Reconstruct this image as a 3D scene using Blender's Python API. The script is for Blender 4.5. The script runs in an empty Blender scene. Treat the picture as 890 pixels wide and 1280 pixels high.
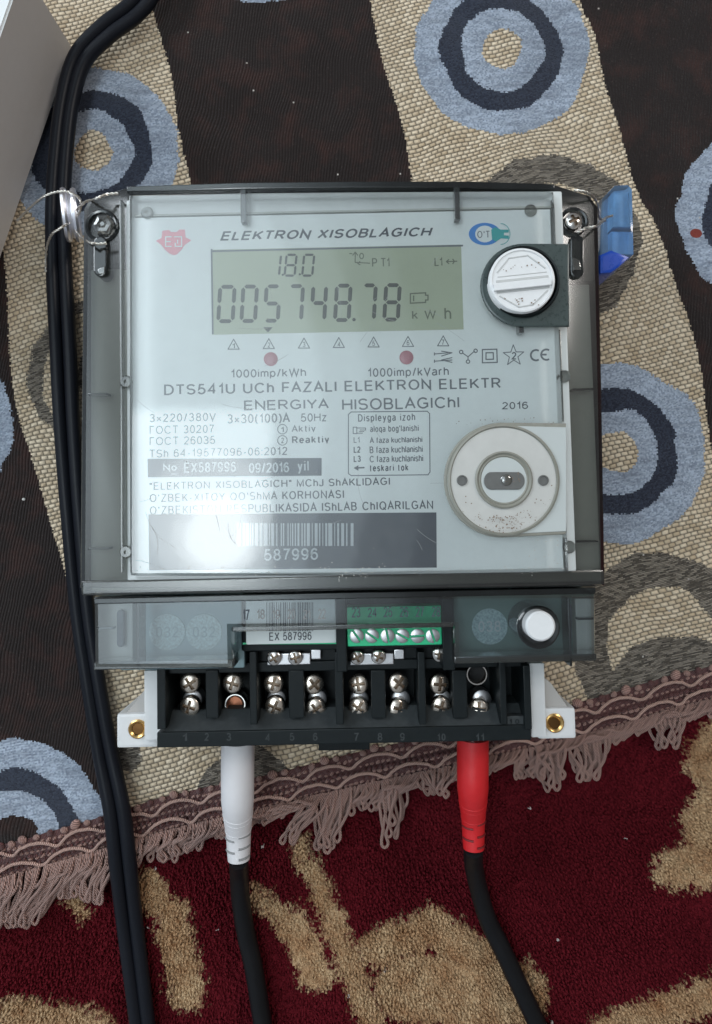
import bpy, bmesh, math, random
from mathutils import Vector, Matrix, noise as mnoise
random.seed(7)
R = math.radians
scene = bpy.context.scene
COL = scene.collection

# ------------------------------------------------------------------ camera
F = 822.0                      # focal length in photo pixels (890 x 1280)
CX, CY = 445.0, 593.0
HC = 0.300
CAMR = Matrix.Rotation(R(3.0), 3, 'X') @ Matrix.Rotation(R(-1.2), 3, 'Z')
CAML = Vector((0, 0, HC))
cam_d = bpy.data.cameras.new('camera'); cam = bpy.data.objects.new('camera', cam_d)
COL.objects.link(cam); scene.camera = cam
cam.matrix_world = Matrix.Translation(CAML) @ CAMR.to_4x4()
cam_d.sensor_fit = 'VERTICAL'; cam_d.sensor_height = 36
cam_d.lens = F / 1280 * 36
cam_d.shift_y = -(640 - CY) / 1280
cam_d.clip_start = 0.005; cam_d.clip_end = 20

def ray(px, py):
    return CAMR @ Vector(((px - CX) / F, -(py - CY) / F, -1))
def P(px, py, z=0.0):
    """point of the place at height z (metres) seen at photo pixel px, py"""
    d = ray(px, py)
    return CAML + d * ((z - HC) / d.z)
def rectw(x0, y0, x1, y1, z):
    a, b, c, d = P(x0, y0, z), P(x1, y0, z), P(x1, y1, z), P(x0, y1, z)
    xa, xb = (a.x + d.x) / 2, (b.x + c.x) / 2
    yt, yb = (a.y + b.y) / 2, (c.y + d.y) / 2
    return xa, yb, xb, yt
def pxl(z):                      # length of one pixel at height z
    return (HC - z) / F

# ------------------------------------------------------------------ world and lamps
world = bpy.data.worlds.new('World'); scene.world = world; world.use_nodes = True
wn = world.node_tree; bg = wn.nodes['Background']
tc = wn.nodes.new('ShaderNodeTexCoord'); sx = wn.nodes.new('ShaderNodeSeparateXYZ')
mr = wn.nodes.new('ShaderNodeMapRange'); mr.interpolation_type = 'SMOOTHSTEP'
mr.inputs['From Min'].default_value = -1; mr.inputs['From Max'].default_value = 1
cr = wn.nodes.new('ShaderNodeMix'); cr.data_type = 'RGBA'
cr.inputs[6].default_value = (0.60, 0.70, 0.80, 1); cr.inputs[7].default_value = (0.34, 0.33, 0.32, 1)
wn.links.new(tc.outputs['Generated'], sx.inputs[0]); wn.links.new(sx.outputs['X'], mr.inputs['Value'])
wn.links.new(mr.outputs[0], cr.inputs[0]); wn.links.new(cr.outputs[2], bg.inputs['Color'])
bg.inputs['Strength'].default_value = 0.52

GLASS_Z = 0.080
def mirror_lamp(name, quad, h, radiance, color):
    """an area lamp in the room above, where the cover mirrors it at the given pixels"""
    pts = []
    for (px, py) in quad:
        g = P(px, py, GLASS_Z); d = ray(px, py)
        d = Vector((d.x, d.y, -d.z))
        pts.append(g + d * (h / d.z))
    c = sum(pts, Vector()) / 4
    w = (pts[1] - pts[0]).length; l = (pts[3] - pts[0]).length
    L = bpy.data.lights.new(name, 'AREA'); L.shape = 'RECTANGLE'; L.size = w; L.size_y = l
    L.energy = radiance * math.pi * w * l; L.color = color
    o = bpy.data.objects.new(name, L); COL.objects.link(o)
    o.location = c
    dx = (pts[1] - pts[0]).normalized()
    o.rotation_euler = (0, 0, math.atan2(dx.y, dx.x))
    return o
mirror_lamp('window_pane_light', [(150, 512), (338, 512), (338, 735), (150, 735)], 1.1, 3.6, (0.86, 0.96, 1.0))
for x0_, x1_, y0_, y1_, r_ in ((185, 335, 560, 735, 1.3), (215, 325, 612, 724, 1.6), (232, 316, 630, 712, 2.2)):
    mirror_lamp('window_core_light', [(x0_, y0_), (x1_, y0_), (x1_, y1_), (x0_, y1_)], 1.05 - r_ * .01, r_, (0.95, 1.0, 1.0)).data.shape = 'ELLIPSE'
for x0_, x1_, y0_, y1_, r_ in ((20, 400, 200, 900, .85), (-20, 455, 150, 960, .55), (-60, 520, 90, 1040, .35)):  # unseen nested lamps added to lay a soft bluish veil on the cover
    mirror_lamp('veil_light', [(x0_, y0_), (x1_, y0_), (x1_, y1_), (x0_, y1_)], 1.5 + r_ * .1, r_, (0.78, 0.92, 1.0)).data.shape = 'ELLIPSE'
def area(name, loc, tgt, w, h, energy, color):
    L = bpy.data.lights.new(name, 'AREA'); L.shape = 'RECTANGLE'; L.size = w; L.size_y = h
    L.energy = energy; L.color = color
    o = bpy.data.objects.new(name, L); COL.objects.link(o); o.location = loc
    o.rotation_euler = (Vector(tgt) - Vector(loc)).to_track_quat('-Z', 'Y').to_euler()
area('side_window_light', (-1.3, 0.9, 1.0), (0, 0, 0), 0.9, 0.9, 17, (0.86, 0.94, 1.0))
area('room_light', (1.2, 0.8, 1.3), (0, 0, 0), 0.5, 0.5, 9, (1.0, 0.95, 0.9))
scene.view_settings.view_transform = 'Standard'; scene.view_settings.look = 'None'
scene.view_settings.exposure = 0.0; scene.view_settings.gamma = 1.0
scene.cycles.transparent_max_bounces = 32
scene.cycles.max_bounces = 10
scene.cycles.use_denoising = True

# ------------------------------------------------------------------ object helpers
def tag(o, label=None, cat=None, group=None, kind=None):
    if label: o['label'] = label
    if cat: o['category'] = cat
    if group: o['group'] = group
    if kind: o['kind'] = kind
    return o
def empty(name, loc, label, cat, group=None):
    o = bpy.data.objects.new(name, None); COL.objects.link(o); o.location = loc
    o.empty_display_size = 0.01
    return tag(o, label, cat, group)
def root_loc(o):
    v = Vector(o.location)
    while o.parent:
        o = o.parent; v += Vector(o.location)
    return v
def mkobj(name, me, mat, parent=None, loc=None):
    """mesh data is in world coordinates unless loc is given (then local about loc)"""
    o = bpy.data.objects.new(name, me); COL.objects.link(o)
    if mat is not None:
        for m in (mat if isinstance(mat, (list, tuple)) else [mat]): me.materials.append(m)
    off = root_loc(parent) if parent else Vector()
    if loc is None:
        if me.vertices:
            xs = [v.co for v in me.vertices]
            c = Vector((sum(v.x for v in xs), sum(v.y for v in xs), sum(v.z for v in xs))) / len(xs)
            me.transform(Matrix.Translation(-c)); loc = c
        else: loc = Vector()
    if parent: o.parent = parent
    o.location = Vector(loc) - off
    return o
def from_bm(bm, name, mat, parent=None, smooth=None, loc=None):
    me = bpy.data.meshes.new(name); bm.to_mesh(me); bm.free()
    if smooth is not None:
        me.set_sharp_from_angle(angle=R(smooth))
        me.polygons.foreach_set('use_smooth', [max(abs(p.normal.x), abs(p.normal.y), abs(p.normal.z)) < .9995 for p in me.polygons])
    return mkobj(name, me, mat, parent, loc)
def from_data(vs, fs, name, mat, parent=None, smooth=None, loc=None, mi=None):
    me = bpy.data.meshes.new(name); me.from_pydata([tuple(v) for v in vs], [], fs); me.update()
    if mi: me.polygons.foreach_set('material_index', mi)
    if smooth is not None:
        me.set_sharp_from_angle(angle=R(smooth))
        me.polygons.foreach_set('use_smooth', [len(p.vertices) <= 4 for p in me.polygons])
    return mkobj(name, me, mat, parent, loc)

def box_bm(bm, x0, y0, x1, y1, z0, z1, bev=0.0):
    r = bmesh.ops.create_cube(bm, size=1)
    bmesh.ops.scale(bm, vec=(x1 - x0, y1 - y0, z1 - z0), verts=r['verts'])
    bmesh.ops.translate(bm, vec=((x0 + x1) / 2, (y0 + y1) / 2, (z0 + z1) / 2), verts=r['verts'])
    if bev > 0:
        es = list({e for v in r['verts'] for e in v.link_edges})
        bmesh.ops.bevel(bm, geom=es, offset=bev, segments=2, affect='EDGES', profile=0.6)
def pbox(name, x0, y0, x1, y1, z0, z1, mat, parent, bev=0.0004):
    """box whose top face shows at the photo rectangle"""
    bm = bmesh.new(); a = rectw(x0, y0, x1, y1, z1)
    box_bm(bm, *a, z0, z1, bev)
    return from_bm(bm, name, mat, parent, 40)
def prism(name, pts, z0, z1, mat, parent, bev=0.0004, seg=2):
    """extruded outline; pts are world xy"""
    bm = bmesh.new()
    vs = [bm.verts.new((x, y, z0)) for x, y in pts]
    f = bm.faces.new(vs)
    r = bmesh.ops.extrude_face_region(bm, geom=[f])
    tv = [g for g in r['geom'] if isinstance(g, bmesh.types.BMVert)]
    bmesh.ops.translate(bm, vec=(0, 0, z1 - z0), verts=tv)
    bmesh.ops.recalc_face_normals(bm, faces=bm.faces)
    if bev > 0:
        te = [e for e in bm.edges if e.verts[0] in tv and e.verts[1] in tv]
        bmesh.ops.bevel(bm, geom=te, offset=bev, segments=seg, affect='EDGES', profile=0.6)
    return from_bm(bm, name, mat, parent, 40)
def flat(name, polys, z, mat, parent):
    """printed shapes: list of outlines of photo pixels lying at height z"""
    bm = bmesh.new()
    for i_, poly in enumerate(polys):
        try: bm.faces.new([bm.verts.new(P(x, y, z + (i_ % 40) * 1.5e-6)) for x, y in poly])
        except ValueError: pass
    bmesh.ops.triangulate(bm, faces=bm.faces)
    bmesh.ops.recalc_face_normals(bm, faces=bm.faces)
    for f in bm.faces:
        if f.normal.z < 0: f.normal_flip()
    o = from_bm(bm, name, mat, parent)
    if name in ('dust_specks', 'cover_dust'): o['kind'] = 'stuff'
    return o
def strokes(polylines, w):
    out = []
    for pl in polylines:
        for (x0, y0), (x1, y1) in zip(pl[:-1], pl[1:]):
            dx, dy = x1 - x0, y1 - y0; l = math.hypot(dx, dy) or 1
            nx, ny = -dy / l * w / 2, dx / l * w / 2; ex, ey = dx / l * w * .35, dy / l * w * .35
            out.append([(x0 + nx - ex, y0 + ny - ey), (x1 + nx + ex, y1 + ny + ey), (x1 - nx + ex, y1 - ny + ey), (x0 - nx - ex, y0 - ny - ey)])
    return out
def circ(cx, cy, r, n=28, a0=0, a1=360, ry=None):
    ry = r if ry is None else ry
    return [(cx + r * math.cos(R(a0 + (a1 - a0) * i / n)), cy + ry * math.sin(R(a0 + (a1 - a0) * i / n))) for i in range(n + (0 if a1 - a0 == 360 else 1))]
def ringp(cx, cy, r, n=28, a0=0, a1=360, ry=None):
    c = circ(cx, cy, r, n, a0, a1, ry)
    return c + [c[0]] if a1 - a0 == 360 else c
def lathe(name, prof, c, mat, parent, n=40, smooth=35, mi=None, zrot=0, axis=None):
    """profile of (radius, z) about centre c (world); z relative to c"""
    vs, fs, m2 = [], [], []
    for (r, z) in prof:
        for k in range(n):
            a = 2 * math.pi * k / n + zrot
            vs.append(Vector((r * math.cos(a), r * math.sin(a), z)))
    for i in range(len(prof) - 1):
        for k in range(n):
            a, b = i * n + k, i * n + (k + 1) % n
            fs.append((a, b, b + n, a + n)); m2.append(mi[i] if mi else 0)
    fs.append(tuple(range(n))[::-1]); m2.append(mi[0] if mi else 0)
    fs.append(tuple((len(prof) - 1) * n + k for k in range(n))); m2.append(mi[-1] if mi else 0)
    if axis is not None:
        q = Vector((0, 0, 1)).rotation_difference(Vector(axis).normalized()).to_matrix()
        vs = [q @ v for v in vs]
    bm = bmesh.new(); bv = [bm.verts.new(v) for v in vs]
    for f, m in zip(fs, m2):
        try: ff = bm.faces.new([bv[i] for i in f]); ff.material_index = m
        except ValueError: pass
    bmesh.ops.remove_doubles(bm, verts=bm.verts, dist=1e-7)
    bmesh.ops.recalc_face_normals(bm, faces=bm.faces)
    return from_bm(bm, name, mat, parent, smooth, loc=Vector(c))
def catmull(pts, n=8):
    out = []
    pts = [Vector(p) for p in pts]
    for i in range(len(pts) - 1):
        p0 = pts[max(i - 1, 0)]; p1 = pts[i]; p2 = pts[i + 1]; p3 = pts[min(i + 2, len(pts) - 1)]
        for k in range(n):
            t = k / n
            out.append(.5 * ((2 * p1) + (-p0 + p2) * t + (2 * p0 - 5 * p1 + 4 * p2 - p3) * t * t + (-p0 + 3 * p1 - 3 * p2 + p3) * t ** 3))
    out.append(pts[-1]); return out
def tube_data(path, rad, sides=8, vs=None, fs=None):
    vs = [] if vs is None else vs; fs = [] if fs is None else fs
    n = len(path); base = len(vs); up = None
    for i, p in enumerate(path):
        t = (path[min(i + 1, n - 1)] - path[max(i - 1, 0)])
        if t.length < 1e-9: t = Vector((1, 0, 0))
        t.normalize()
        if up is None: up = t.orthogonal().normalized()
        up = (up - t * up.dot(t))
        up = up.normalized() if up.length > 1e-6 else t.orthogonal().normalized()
        s = t.cross(up); r = rad(i / (n - 1)) if callable(rad) else rad
        for k in range(sides):
            a = 2 * math.pi * k / sides
            vs.append(p + (up * math.cos(a) + s * math.sin(a)) * r)
    for i in range(n - 1):
        for k in range(sides):
            a = base + i * sides + k; b = base + i * sides + (k + 1) % sides
            fs.append((a, b, b + sides, a + sides))
    fs.append(tuple(base + k for k in range(sides))[::-1])
    fs.append(tuple(base + (n - 1) * sides + k for k in range(sides)))
    return vs, fs
def tube(name, path, rad, mat, parent, sides=10):
    vs, fs = tube_data(path, rad, sides)
    return from_data(vs, fs, name, mat, parent, 50)


def A_(cx, cy, rx, ry, a0, a1, n=10):
    n = max(3, int(abs(a1 - a0) / 18))
    return [(cx + rx * math.cos(R(a0 + (a1 - a0) * i / n)), cy + ry * math.sin(R(a0 + (a1 - a0) * i / n))) for i in range(n + 1)]
O_ = lambda cx, cy, rx, ry: A_(cx, cy, rx, ry, 90, 450)
S_ = lambda w, y0, y1: A_(w / 2, y0 + (y1 - y0) * .745, w / 2, (y1 - y0) * .255, 25, 250) + A_(w / 2, y0 + (y1 - y0) * .255, w / 2, (y1 - y0) * .255 + .0, 75, -160)
GL = {
 'A': (.74, [[(0, 0), (.37, 1), (.74, 0)], [(.13, .34), (.61, .34)]]),
 'B': (.62, [[(0, 0), (0, 1), (.34, 1)] + A_(.34, .765, .22, .235, 90, -90) + [(0, .53)], [(.34, .53)] + A_(.36, .265, .25, .265, 90, -90) + [(0, 0)]]),
 'C': (.74, [A_(.40, .5, .40, .5, 38, 322)]),
 'D': (.70, [[(0, 0), (0, 1), (.30, 1)] + A_(.30, .5, .40, .5, 90, -90) + [(0, 0)]]),
 'E': (.60, [[(.60, 0), (0, 0), (0, 1), (.58, 1)], [(0, .52), (.55, .52)]]),
 'F': (.56, [[(0, 0), (0, 1), (.56, 1)], [(0, .50), (.50, .50)]]),
 'G': (.78, [A_(.40, .5, .40, .5, 42, 315) + [(.74, .16), (.74, .46), (.42, .46)]]),
 'H': (.68, [[(0, 0), (0, 1)], [(.68, 0), (.68, 1)], [(0, .52), (.68, .52)]]),
 'I': (.02, [[(.01, 0), (.01, 1)]]),
 'J': (.44, [[(.44, 1), (.44, .25)] + A_(.22, .22, .22, .22, 0, -175)]),
 'K': (.66, [[(0, 0), (0, 1)], [(.62, 1), (0, .34)], [(.22, .56), (.66, 0)]]),
 'L': (.52, [[(0, 1), (0, 0), (.52, 0)]]),
 'M': (.80, [[(0, 0), (0, 1), (.40, .05), (.80, 1), (.80, 0)]]),
 'N': (.68, [[(0, 0), (0, 1), (.68, 0), (.68, 1)]]),
 'O': (.80, [O_(.40, .5, .40, .5)]),
 'P': (.60, [[(0, 0), (0, 1), (.34, 1)] + A_(.34, .73, .26, .27, 90, -90) + [(0, .46)]]),
 'Q': (.80, [O_(.40, .5, .40, .5), [(.46, .24), (.80, -.06)]]),
 'R': (.66, [[(0, 0), (0, 1), (.36, 1)] + A_(.36, .745, .26, .255, 90, -90) + [(0, .49)], [(.34, .49), (.66, 0)]]),
 'S': (.62, [S_(.62, 0, 1)]),
 'T': (.68, [[(0, 1), (.68, 1)], [(.34, 1), (.34, 0)]]),
 'U': (.66, [[(0, 1), (0, .33)] + A_(.33, .33, .33, .33, 180, 360) + [(.66, 1)]]),
 'V': (.70, [[(0, 1), (.35, 0), (.70, 1)]]),
 'W': (1.02, [[(0, 1), (.25, 0), (.51, 1), (.77, 0), (1.02, 1)]]),
 'X': (.68, [[(0, 0), (.66, 1)], [(.02, 1), (.68, 0)]]),
 'Y': (.70, [[(0, 1), (.35, .44), (.70, 1)], [(.35, .44), (.35, 0)]]),
 'Z': (.62, [[(.02, 1), (.60, 1), (0, 0), (.62, 0)]]),
 '0': (.52, [O_(.26, .5, .26, .5)]),
 '1': (.30, [[(.0, .74), (.16, .82), (.26, 1), (.26, 0)]]),
 '2': (.54, [A_(.27, .73, .25, .27, 165, -30) + [(.0, .02), (.54, .0)]]),
 '3': (.54, [A_(.26, .76, .23, .24, 160, -90) + [(.2, .52)], [(.26, .52)] + A_(.26, .26, .27, .26, 90, -160)]),
 '4': (.58, [[(.43, 0), (.43, 1), (0, .30), (.58, .30)]]),
 '5': (.54, [[(.48, 1), (.12, 1), (.04, .50)] + A_(.26, .31, .28, .31, 130, -160)]),
 '6': (.54, [A_(.30, .70, .22, .30, 25, 90) + A_(.30, .50, .30, .50, 95, 175) + A_(.27, .31, .27, .31, 180, -180)]),
 '7': (.52, [[(0, 1), (.52, 1), (.34, .62), (.22, .28), (.18, 0)]]),
 '8': (.54, [O_(.27, .76, .22, .24), O_(.27, .265, .27, .265)]),
 '9': (.54, [A_(.24, .30, .22, .30, 205, 270) + A_(.24, .50, .30, .50, -85, -5) + A_(.27, .69, .27, .31, 0, -360)]),
 'a': (.50, [A_(.25, .54, .22, .18, 160, 0) + [(.48, .10), (.52, 0)], A_(.46, .30, .01, .01, 0, 90)[:1] + [(.47, .42), (.18, .38)] + A_(.19, .19, .19, .19, 100, 270) + [(.34, .04), (.47, .20)]]),
 'b': (.50, [[(0, 0), (0, 1)], O_(.25, .36, .25, .36)]),
 'c': (.48, [A_(.25, .36, .25, .36, 40, 320)]),
 'e': (.52, [[(.02, .38), (.50, .38)] + A_(.26, .36, .25, .36, 8, 320)]),
 'f': (.30, [[(.12, 0), (.12, .82)] + A_(.25, .83, .13, .17, 180, 80), [(0, .72), (.28, .72)]]),
 'g': (.50, [O_(.24, .36, .24, .36), [(.49, .72), (.49, -.02)] + A_(.25, -.04, .24, .22, 0, -160)]),
 'h': (.46, [[(0, 0), (0, 1)], [(0, .46)] + A_(.23, .46, .23, .26, 160, 0) + [(.46, 0)]]),
 'i': (.02, [[(.01, 0), (.01, .72)], [(.01, .90), (.01, 1)]]),
 'k': (.46, [[(0, 0), (0, 1)], [(.42, .72), (0, .28)], [(.16, .44), (.46, 0)]]),
 'l': (.02, [[(.01, 0), (.01, 1)]]),
 'm': (.74, [[(0, 0), (0, .72)], [(0, .46)] + A_(.19, .50, .18, .22, 160, 0) + [(.37, 0)], [(.37, .46)] + A_(.56, .50, .18, .22, 160, 0) + [(.74, 0)]]),
 'n': (.46, [[(0, 0), (0, .72)], [(0, .46)] + A_(.23, .46, .23, .26, 160, 0) + [(.46, 0)]]),
 'o': (.52, [O_(.26, .36, .26, .36)]),
 'p': (.50, [[(0, -.26), (0, .72)], O_(.25, .36, .25, .36)]),
 'q': (.50, [[(.5, -.26), (.5, .72)], O_(.25, .36, .25, .36)]),
 'r': (.28, [[(0, 0), (0, .72)], [(0, .46)] + A_(.22, .44, .22, .28, 165, 75)]),
 's': (.44, [S_(.44, 0, .72)]),
 't': (.28, [[(.12, .95), (.12, .12)] + A_(.24, .12, .12, .12, 180, 280), [(0, .72), (.27, .72)]]),
 'u': (.46, [[(0, .72), (0, .26)] + A_(.23, .26, .23, .26, 180, 360) + [(.46, .72)], [(.46, .3), (.46, 0)]]),
 'v': (.48, [[(0, .72), (.24, 0), (.48, .72)]]),
 'y': (.48, [[(0, .72), (.25, .02)], [(.48, .72), (.22, -.08), (.12, -.24), (0, -.25)]]),
 'z': (.44, [[(.0, .72), (.42, .72), (0, 0), (.44, 0)]]),
 '/': (.30, [[(0, -.02), (.30, 1.02)]]), '-': (.28, [[(0, .36), (.28, .36)]]), '.': (.03, [[(.015, -.05), (.015, .07)]]),
 ':': (.03, [[(.015, -.05), (.015, .07)], [(.015, .60), (.015, .72)]]), "'": (.03, [[(.015, .70), (.015, 1)]]), '"': (.18, [[(0, .70), (0, 1)], [(.18, .70), (.18, 1)]]),
 '(': (.22, [A_(.42, .42, .42, .66, 120, 240)]), ')': (.22, [A_(-.20, .42, .42, .66, 60, -60)]),
 '\u00d7': (.46, [[(0, .1), (.46, .62)], [(0, .62), (.46, .1)]]), ' ': (.16, []),
 'Г': (.50, [[(0, 0), (0, 1), (.50, 1)]]), 'О': (.80, [O_(.40, .5, .40, .5)]), 'С': (.74, [A_(.40, .5, .40, .5, 38, 322)]), 'Т': (.68, [[(0, 1), (.68, 1)], [(.34, 1), (.34, 0)]]),
}
def strip(pl, w):
    """one polyline drawn as a mitred ribbon"""
    q = [pl[0]]
    for p in pl[1:]:
        if math.hypot(p[0] - q[-1][0], p[1] - q[-1][1]) > 1e-4: q.append(p)
    if len(q) < 2: return [], []
    closed = math.hypot(q[0][0] - q[-1][0], q[0][1] - q[-1][1]) < .02 and len(q) > 5
    n = len(q); L, Rr = [], []
    for i in range(n):
        if closed and i in (0, n - 1): a, b = q[n - 2], q[1]; c = q[0]
        else: a, b, c = q[max(i - 1, 0)], q[min(i + 1, n - 1)], q[i]
        d1 = (c[0] - a[0], c[1] - a[1]); d2 = (b[0] - c[0], b[1] - c[1])
        l1, l2 = math.hypot(*d1), math.hypot(*d2)
        if l1 < 1e-6: d1, l1 = d2, l2
        if l2 < 1e-6: d2, l2 = d1, l1
        n1 = (-d1[1] / l1, d1[0] / l1); n2 = (-d2[1] / l2, d2[0] / l2)
        m_ = (n1[0] + n2[0], n1[1] + n2[1]); mm = max(.35, m_[0] ** 2 + m_[1] ** 2)
        ox, oy = m_[0] / mm * w, m_[1] / mm * w
        L.append((c[0] + ox, c[1] + oy)); Rr.append((c[0] - ox, c[1] - oy))
    return L, Rr
def text(s, x0, y0, x1, y1, z, mat, parent, bold=0.0, shear=0.0, name='printed_line', label=None, depth=0):
    """lettering whose ink fills the photo rectangle"""
    w = .145 + bold * 2.4; gap = .11 - bold * .8
    vs, fs, cx = [], [], 0.0
    a = rectw(x0, y0, x1, y1, z)
    lo_ = min([-.26 if c in 'gpqy' else -.06 if c == 'Q' else 0 for c in s]); hi_ = 1.0
    if all(c in 'acemnorsuvz' for c in s): hi_ = .72
    need = (a[2] - a[0]) / (a[3] - a[1]) * (hi_ - lo_ + w) - w - shear
    G = sum(GL[c][0] for c in s); B = (len(s) - 1) * (w * 1.45)
    B -= sum(.05 for c in s[:-1] if c in 'TYVAKLPF') + sum(.05 for c in s[1:] if c in 'TYVAJ')
    gm = (need - B - (len(s) - 1) * gap) / max(G, .01)
    mw = max(.80, min(1.27, gm)) if len(s) > 1 else 1.0
    if len(s) > 1: gap = max(-.03, (need - B - G * mw) / (len(s) - 1))
    B0 = w * 1.45
    for i_, ch in enumerate(s):
        gw, sts = GL[ch]; gw *= mw
        sts = [[(px_ * mw, py_) for px_, py_ in pl] for pl in sts]
        for si, pl in enumerate(sts):
            L, Rr = strip(pl, w)
            if not L: continue
            b = len(vs)
            for (lx, ly), (rx, ry) in zip(L, Rr):
                vs.append((cx + lx + shear * ly, ly, si)); vs.append((cx + rx + shear * ry, ry, si))
            for i in range(len(L) - 1): fs.append((b + 2 * i, b + 2 * i + 1, b + 2 * i + 3, b + 2 * i + 2))
        cx += gw + gap + B0 - (.05 if ch in 'TYVAKLPF' else 0)
        if i_ + 1 < len(s) and s[i_ + 1] in 'TYVAJ': cx -= .05
    xs = [v[0] for v in vs]; ys = [v[1] for v in vs]
    a = rectw(x0, y0, x1, y1, z)
    sx_ = (a[2] - a[0]) / (max(xs) - min(xs)); sy_ = (a[3] - a[1]) / (max(ys) - min(ys)); mx, my = min(xs), min(ys)
    vs = [((x - mx) * sx_ + a[0], (y - my) * sy_ + a[1], z + k * 2e-6) for x, y, k in vs]
    me = bpy.data.meshes.new(name); me.from_pydata(vs, [], fs); me.update()
    o = mkobj(name, me, mat, parent)
    if label: o['label'] = label
    return o

# ------------------------------------------------------------------ materials
def new_mat(name):
    m = bpy.data.materials.new(name); m.use_nodes = True
    return m, m.node_tree, m.node_tree.nodes['Principled BSDF']
class E:
    """tiny expression helper over math nodes"""
    nt = None
    def __init__(s, v): s.v = v
    @staticmethod
    def m(op, *a):
        n = E.nt.nodes.new('ShaderNodeMath'); n.operation = op
        for i, x in enumerate(a):
            x = x.v if isinstance(x, E) else x
            if isinstance(x, (int, float)): n.inputs[i].default_value = x
            else: E.nt.links.new(x, n.inputs[i])
        return E(n.outputs[0])
    def __add__(a, b): return E.m('ADD', a, b)
    __radd__ = __add__
    def __sub__(a, b): return E.m('SUBTRACT', a, b)
    def __rsub__(a, b): return E.m('SUBTRACT', b, a)
    def __mul__(a, b): return E.m('MULTIPLY', a, b)
    __rmul__ = __mul__
    def __truediv__(a, b): return E.m('DIVIDE', a, b)
    def lt(a, b): return E.m('LESS_THAN', a, b)
    def gt(a, b): return E.m('GREATER_THAN', a, b)
    def abs(a): return E.m('ABSOLUTE', a)
    def floor(a): return E.m('FLOOR', a)
    def frac(a): return E.m('FRACT', a)
    def sin(a): return E.m('SINE', a)
    def sqrt(a): return E.m('SQRT', a)
    def min(a, b): return E.m('MINIMUM', a, b)
    def max(a, b): return E.m('MAXIMUM', a, b)
    def clamp(a): return E.m('MINIMUM', E.m('MAXIMUM', a, 0.0), 1.0)
def enoise(vec, scale, detail=2, rough=.5):
    n = E.nt.nodes.new('ShaderNodeTexNoise'); n.inputs['Scale'].default_value = scale
    n.inputs['Detail'].default_value = detail; n.inputs['Roughness'].default_value = rough
    if vec is not None: E.nt.links.new(vec, n.inputs['Vector'])
    return E(n.outputs['Fac'])
def ewhite(x, y):
    n = E.nt.nodes.new('ShaderNodeTexWhiteNoise'); n.noise_dimensions = '2D'
    c = E.nt.nodes.new('ShaderNodeCombineXYZ'); E.nt.links.new(x.v, c.inputs[0]); E.nt.links.new(y.v, c.inputs[1])
    E.nt.links.new(c.outputs[0], n.inputs['Vector']); return E(n.outputs['Value'])
def emix(f, a, b):
    n = E.nt.nodes.new('ShaderNodeMix'); n.data_type = 'RGBA'
    E.nt.links.new(f.v, n.inputs[0]) if isinstance(f, E) else None
    for i, x in ((6, a), (7, b)):
        if isinstance(x, tuple): n.inputs[i].default_value = (*x, 1)
        else: E.nt.links.new(x, n.inputs[i])
    return n.outputs[2]
def plain(name, col, rough=.5, metal=0., spec=.5, var=.08, vscale=300, bump=0., bscale=2000, coat=0.):
    m, nt, b = new_mat(name); E.nt = nt
    t = nt.nodes.new('ShaderNodeTexCoord').outputs['Object']
    n = enoise(t, vscale, 4, .6)
    nt.links.new(emix(n, tuple(c * (1 - var) for c in col), tuple(min(1, c * (1 + var)) for c in col)), b.inputs['Base Color'])
    r = (n - .5) * .25 + rough; nt.links.new(r.clamp().v, b.inputs['Roughness'])
    b.inputs['Metallic'].default_value = metal; b.inputs['Specular IOR Level'].default_value = spec
    b.inputs['Coat Weight'].default_value = coat
    if bump > 0:
        bn = nt.nodes.new('ShaderNodeBump'); bn.inputs['Distance'].default_value = bump; bn.inputs['Strength'].default_value = 1
        nt.links.new(enoise(t, bscale, 3, .6).v, bn.inputs['Height']); nt.links.new(bn.outputs[0], b.inputs['Normal'])
    return m
def acrylic(name, tint, rough=.05, haze=0.0, hazecol=(.5, .5, .5), refl=2.0):
    """thin clear plastic: tinted see-through sheet plus its mirror reflection"""
    m, nt, b = new_mat(name); nt.nodes.remove(b); E.nt = nt
    out = nt.nodes['Material Output']
    tr = nt.nodes.new('ShaderNodeBsdfTransparent'); tr.inputs[0].default_value = (*tint, 1)
    gl = nt.nodes.new('ShaderNodeBsdfGlossy'); gl.inputs['Roughness'].default_value = rough
    gl.inputs['Color'].default_value = (1, 1, 1, 1)
    t = nt.nodes.new('ShaderNodeTexCoord').outputs['Object']
    bn = nt.nodes.new('ShaderNodeBump'); bn.inputs['Distance'].default_value = .0004; bn.inputs['Strength'].default_value = .10
    nt.links.new(enoise(t, 45, 3, .55).v, bn.inputs['Height']); nt.links.new(bn.outputs[0], gl.inputs['Normal'])
    fr = nt.nodes.new('ShaderNodeFresnel'); fr.inputs[0].default_value = 1.49
    k = (E(fr.outputs[0]) * refl).clamp()
    mx = nt.nodes.new('ShaderNodeMixShader'); nt.links.new(k.v, mx.inputs[0])
    last = tr.outputs[0]
    if haze > 0:
        di = nt.nodes.new('ShaderNodeBsdfDiffuse'); di.inputs[0].default_value = (*hazecol, 1)
        mh = nt.nodes.new('ShaderNodeMixShader')
        hz = (enoise(t, 160, 5, .7) * 2.0 - .4).clamp() * haze
        nt.links.new(hz.v, mh.inputs[0]); nt.links.new(last, mh.inputs[1]); nt.links.new(di.outputs[0], mh.inputs[2])
        last = mh.outputs[0]
    nt.links.new(last, mx.inputs[1]); nt.links.new(gl.outputs[0], mx.inputs[2])
    nt.links.new(mx.outputs[0], out.inputs[0])
    return m

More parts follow.
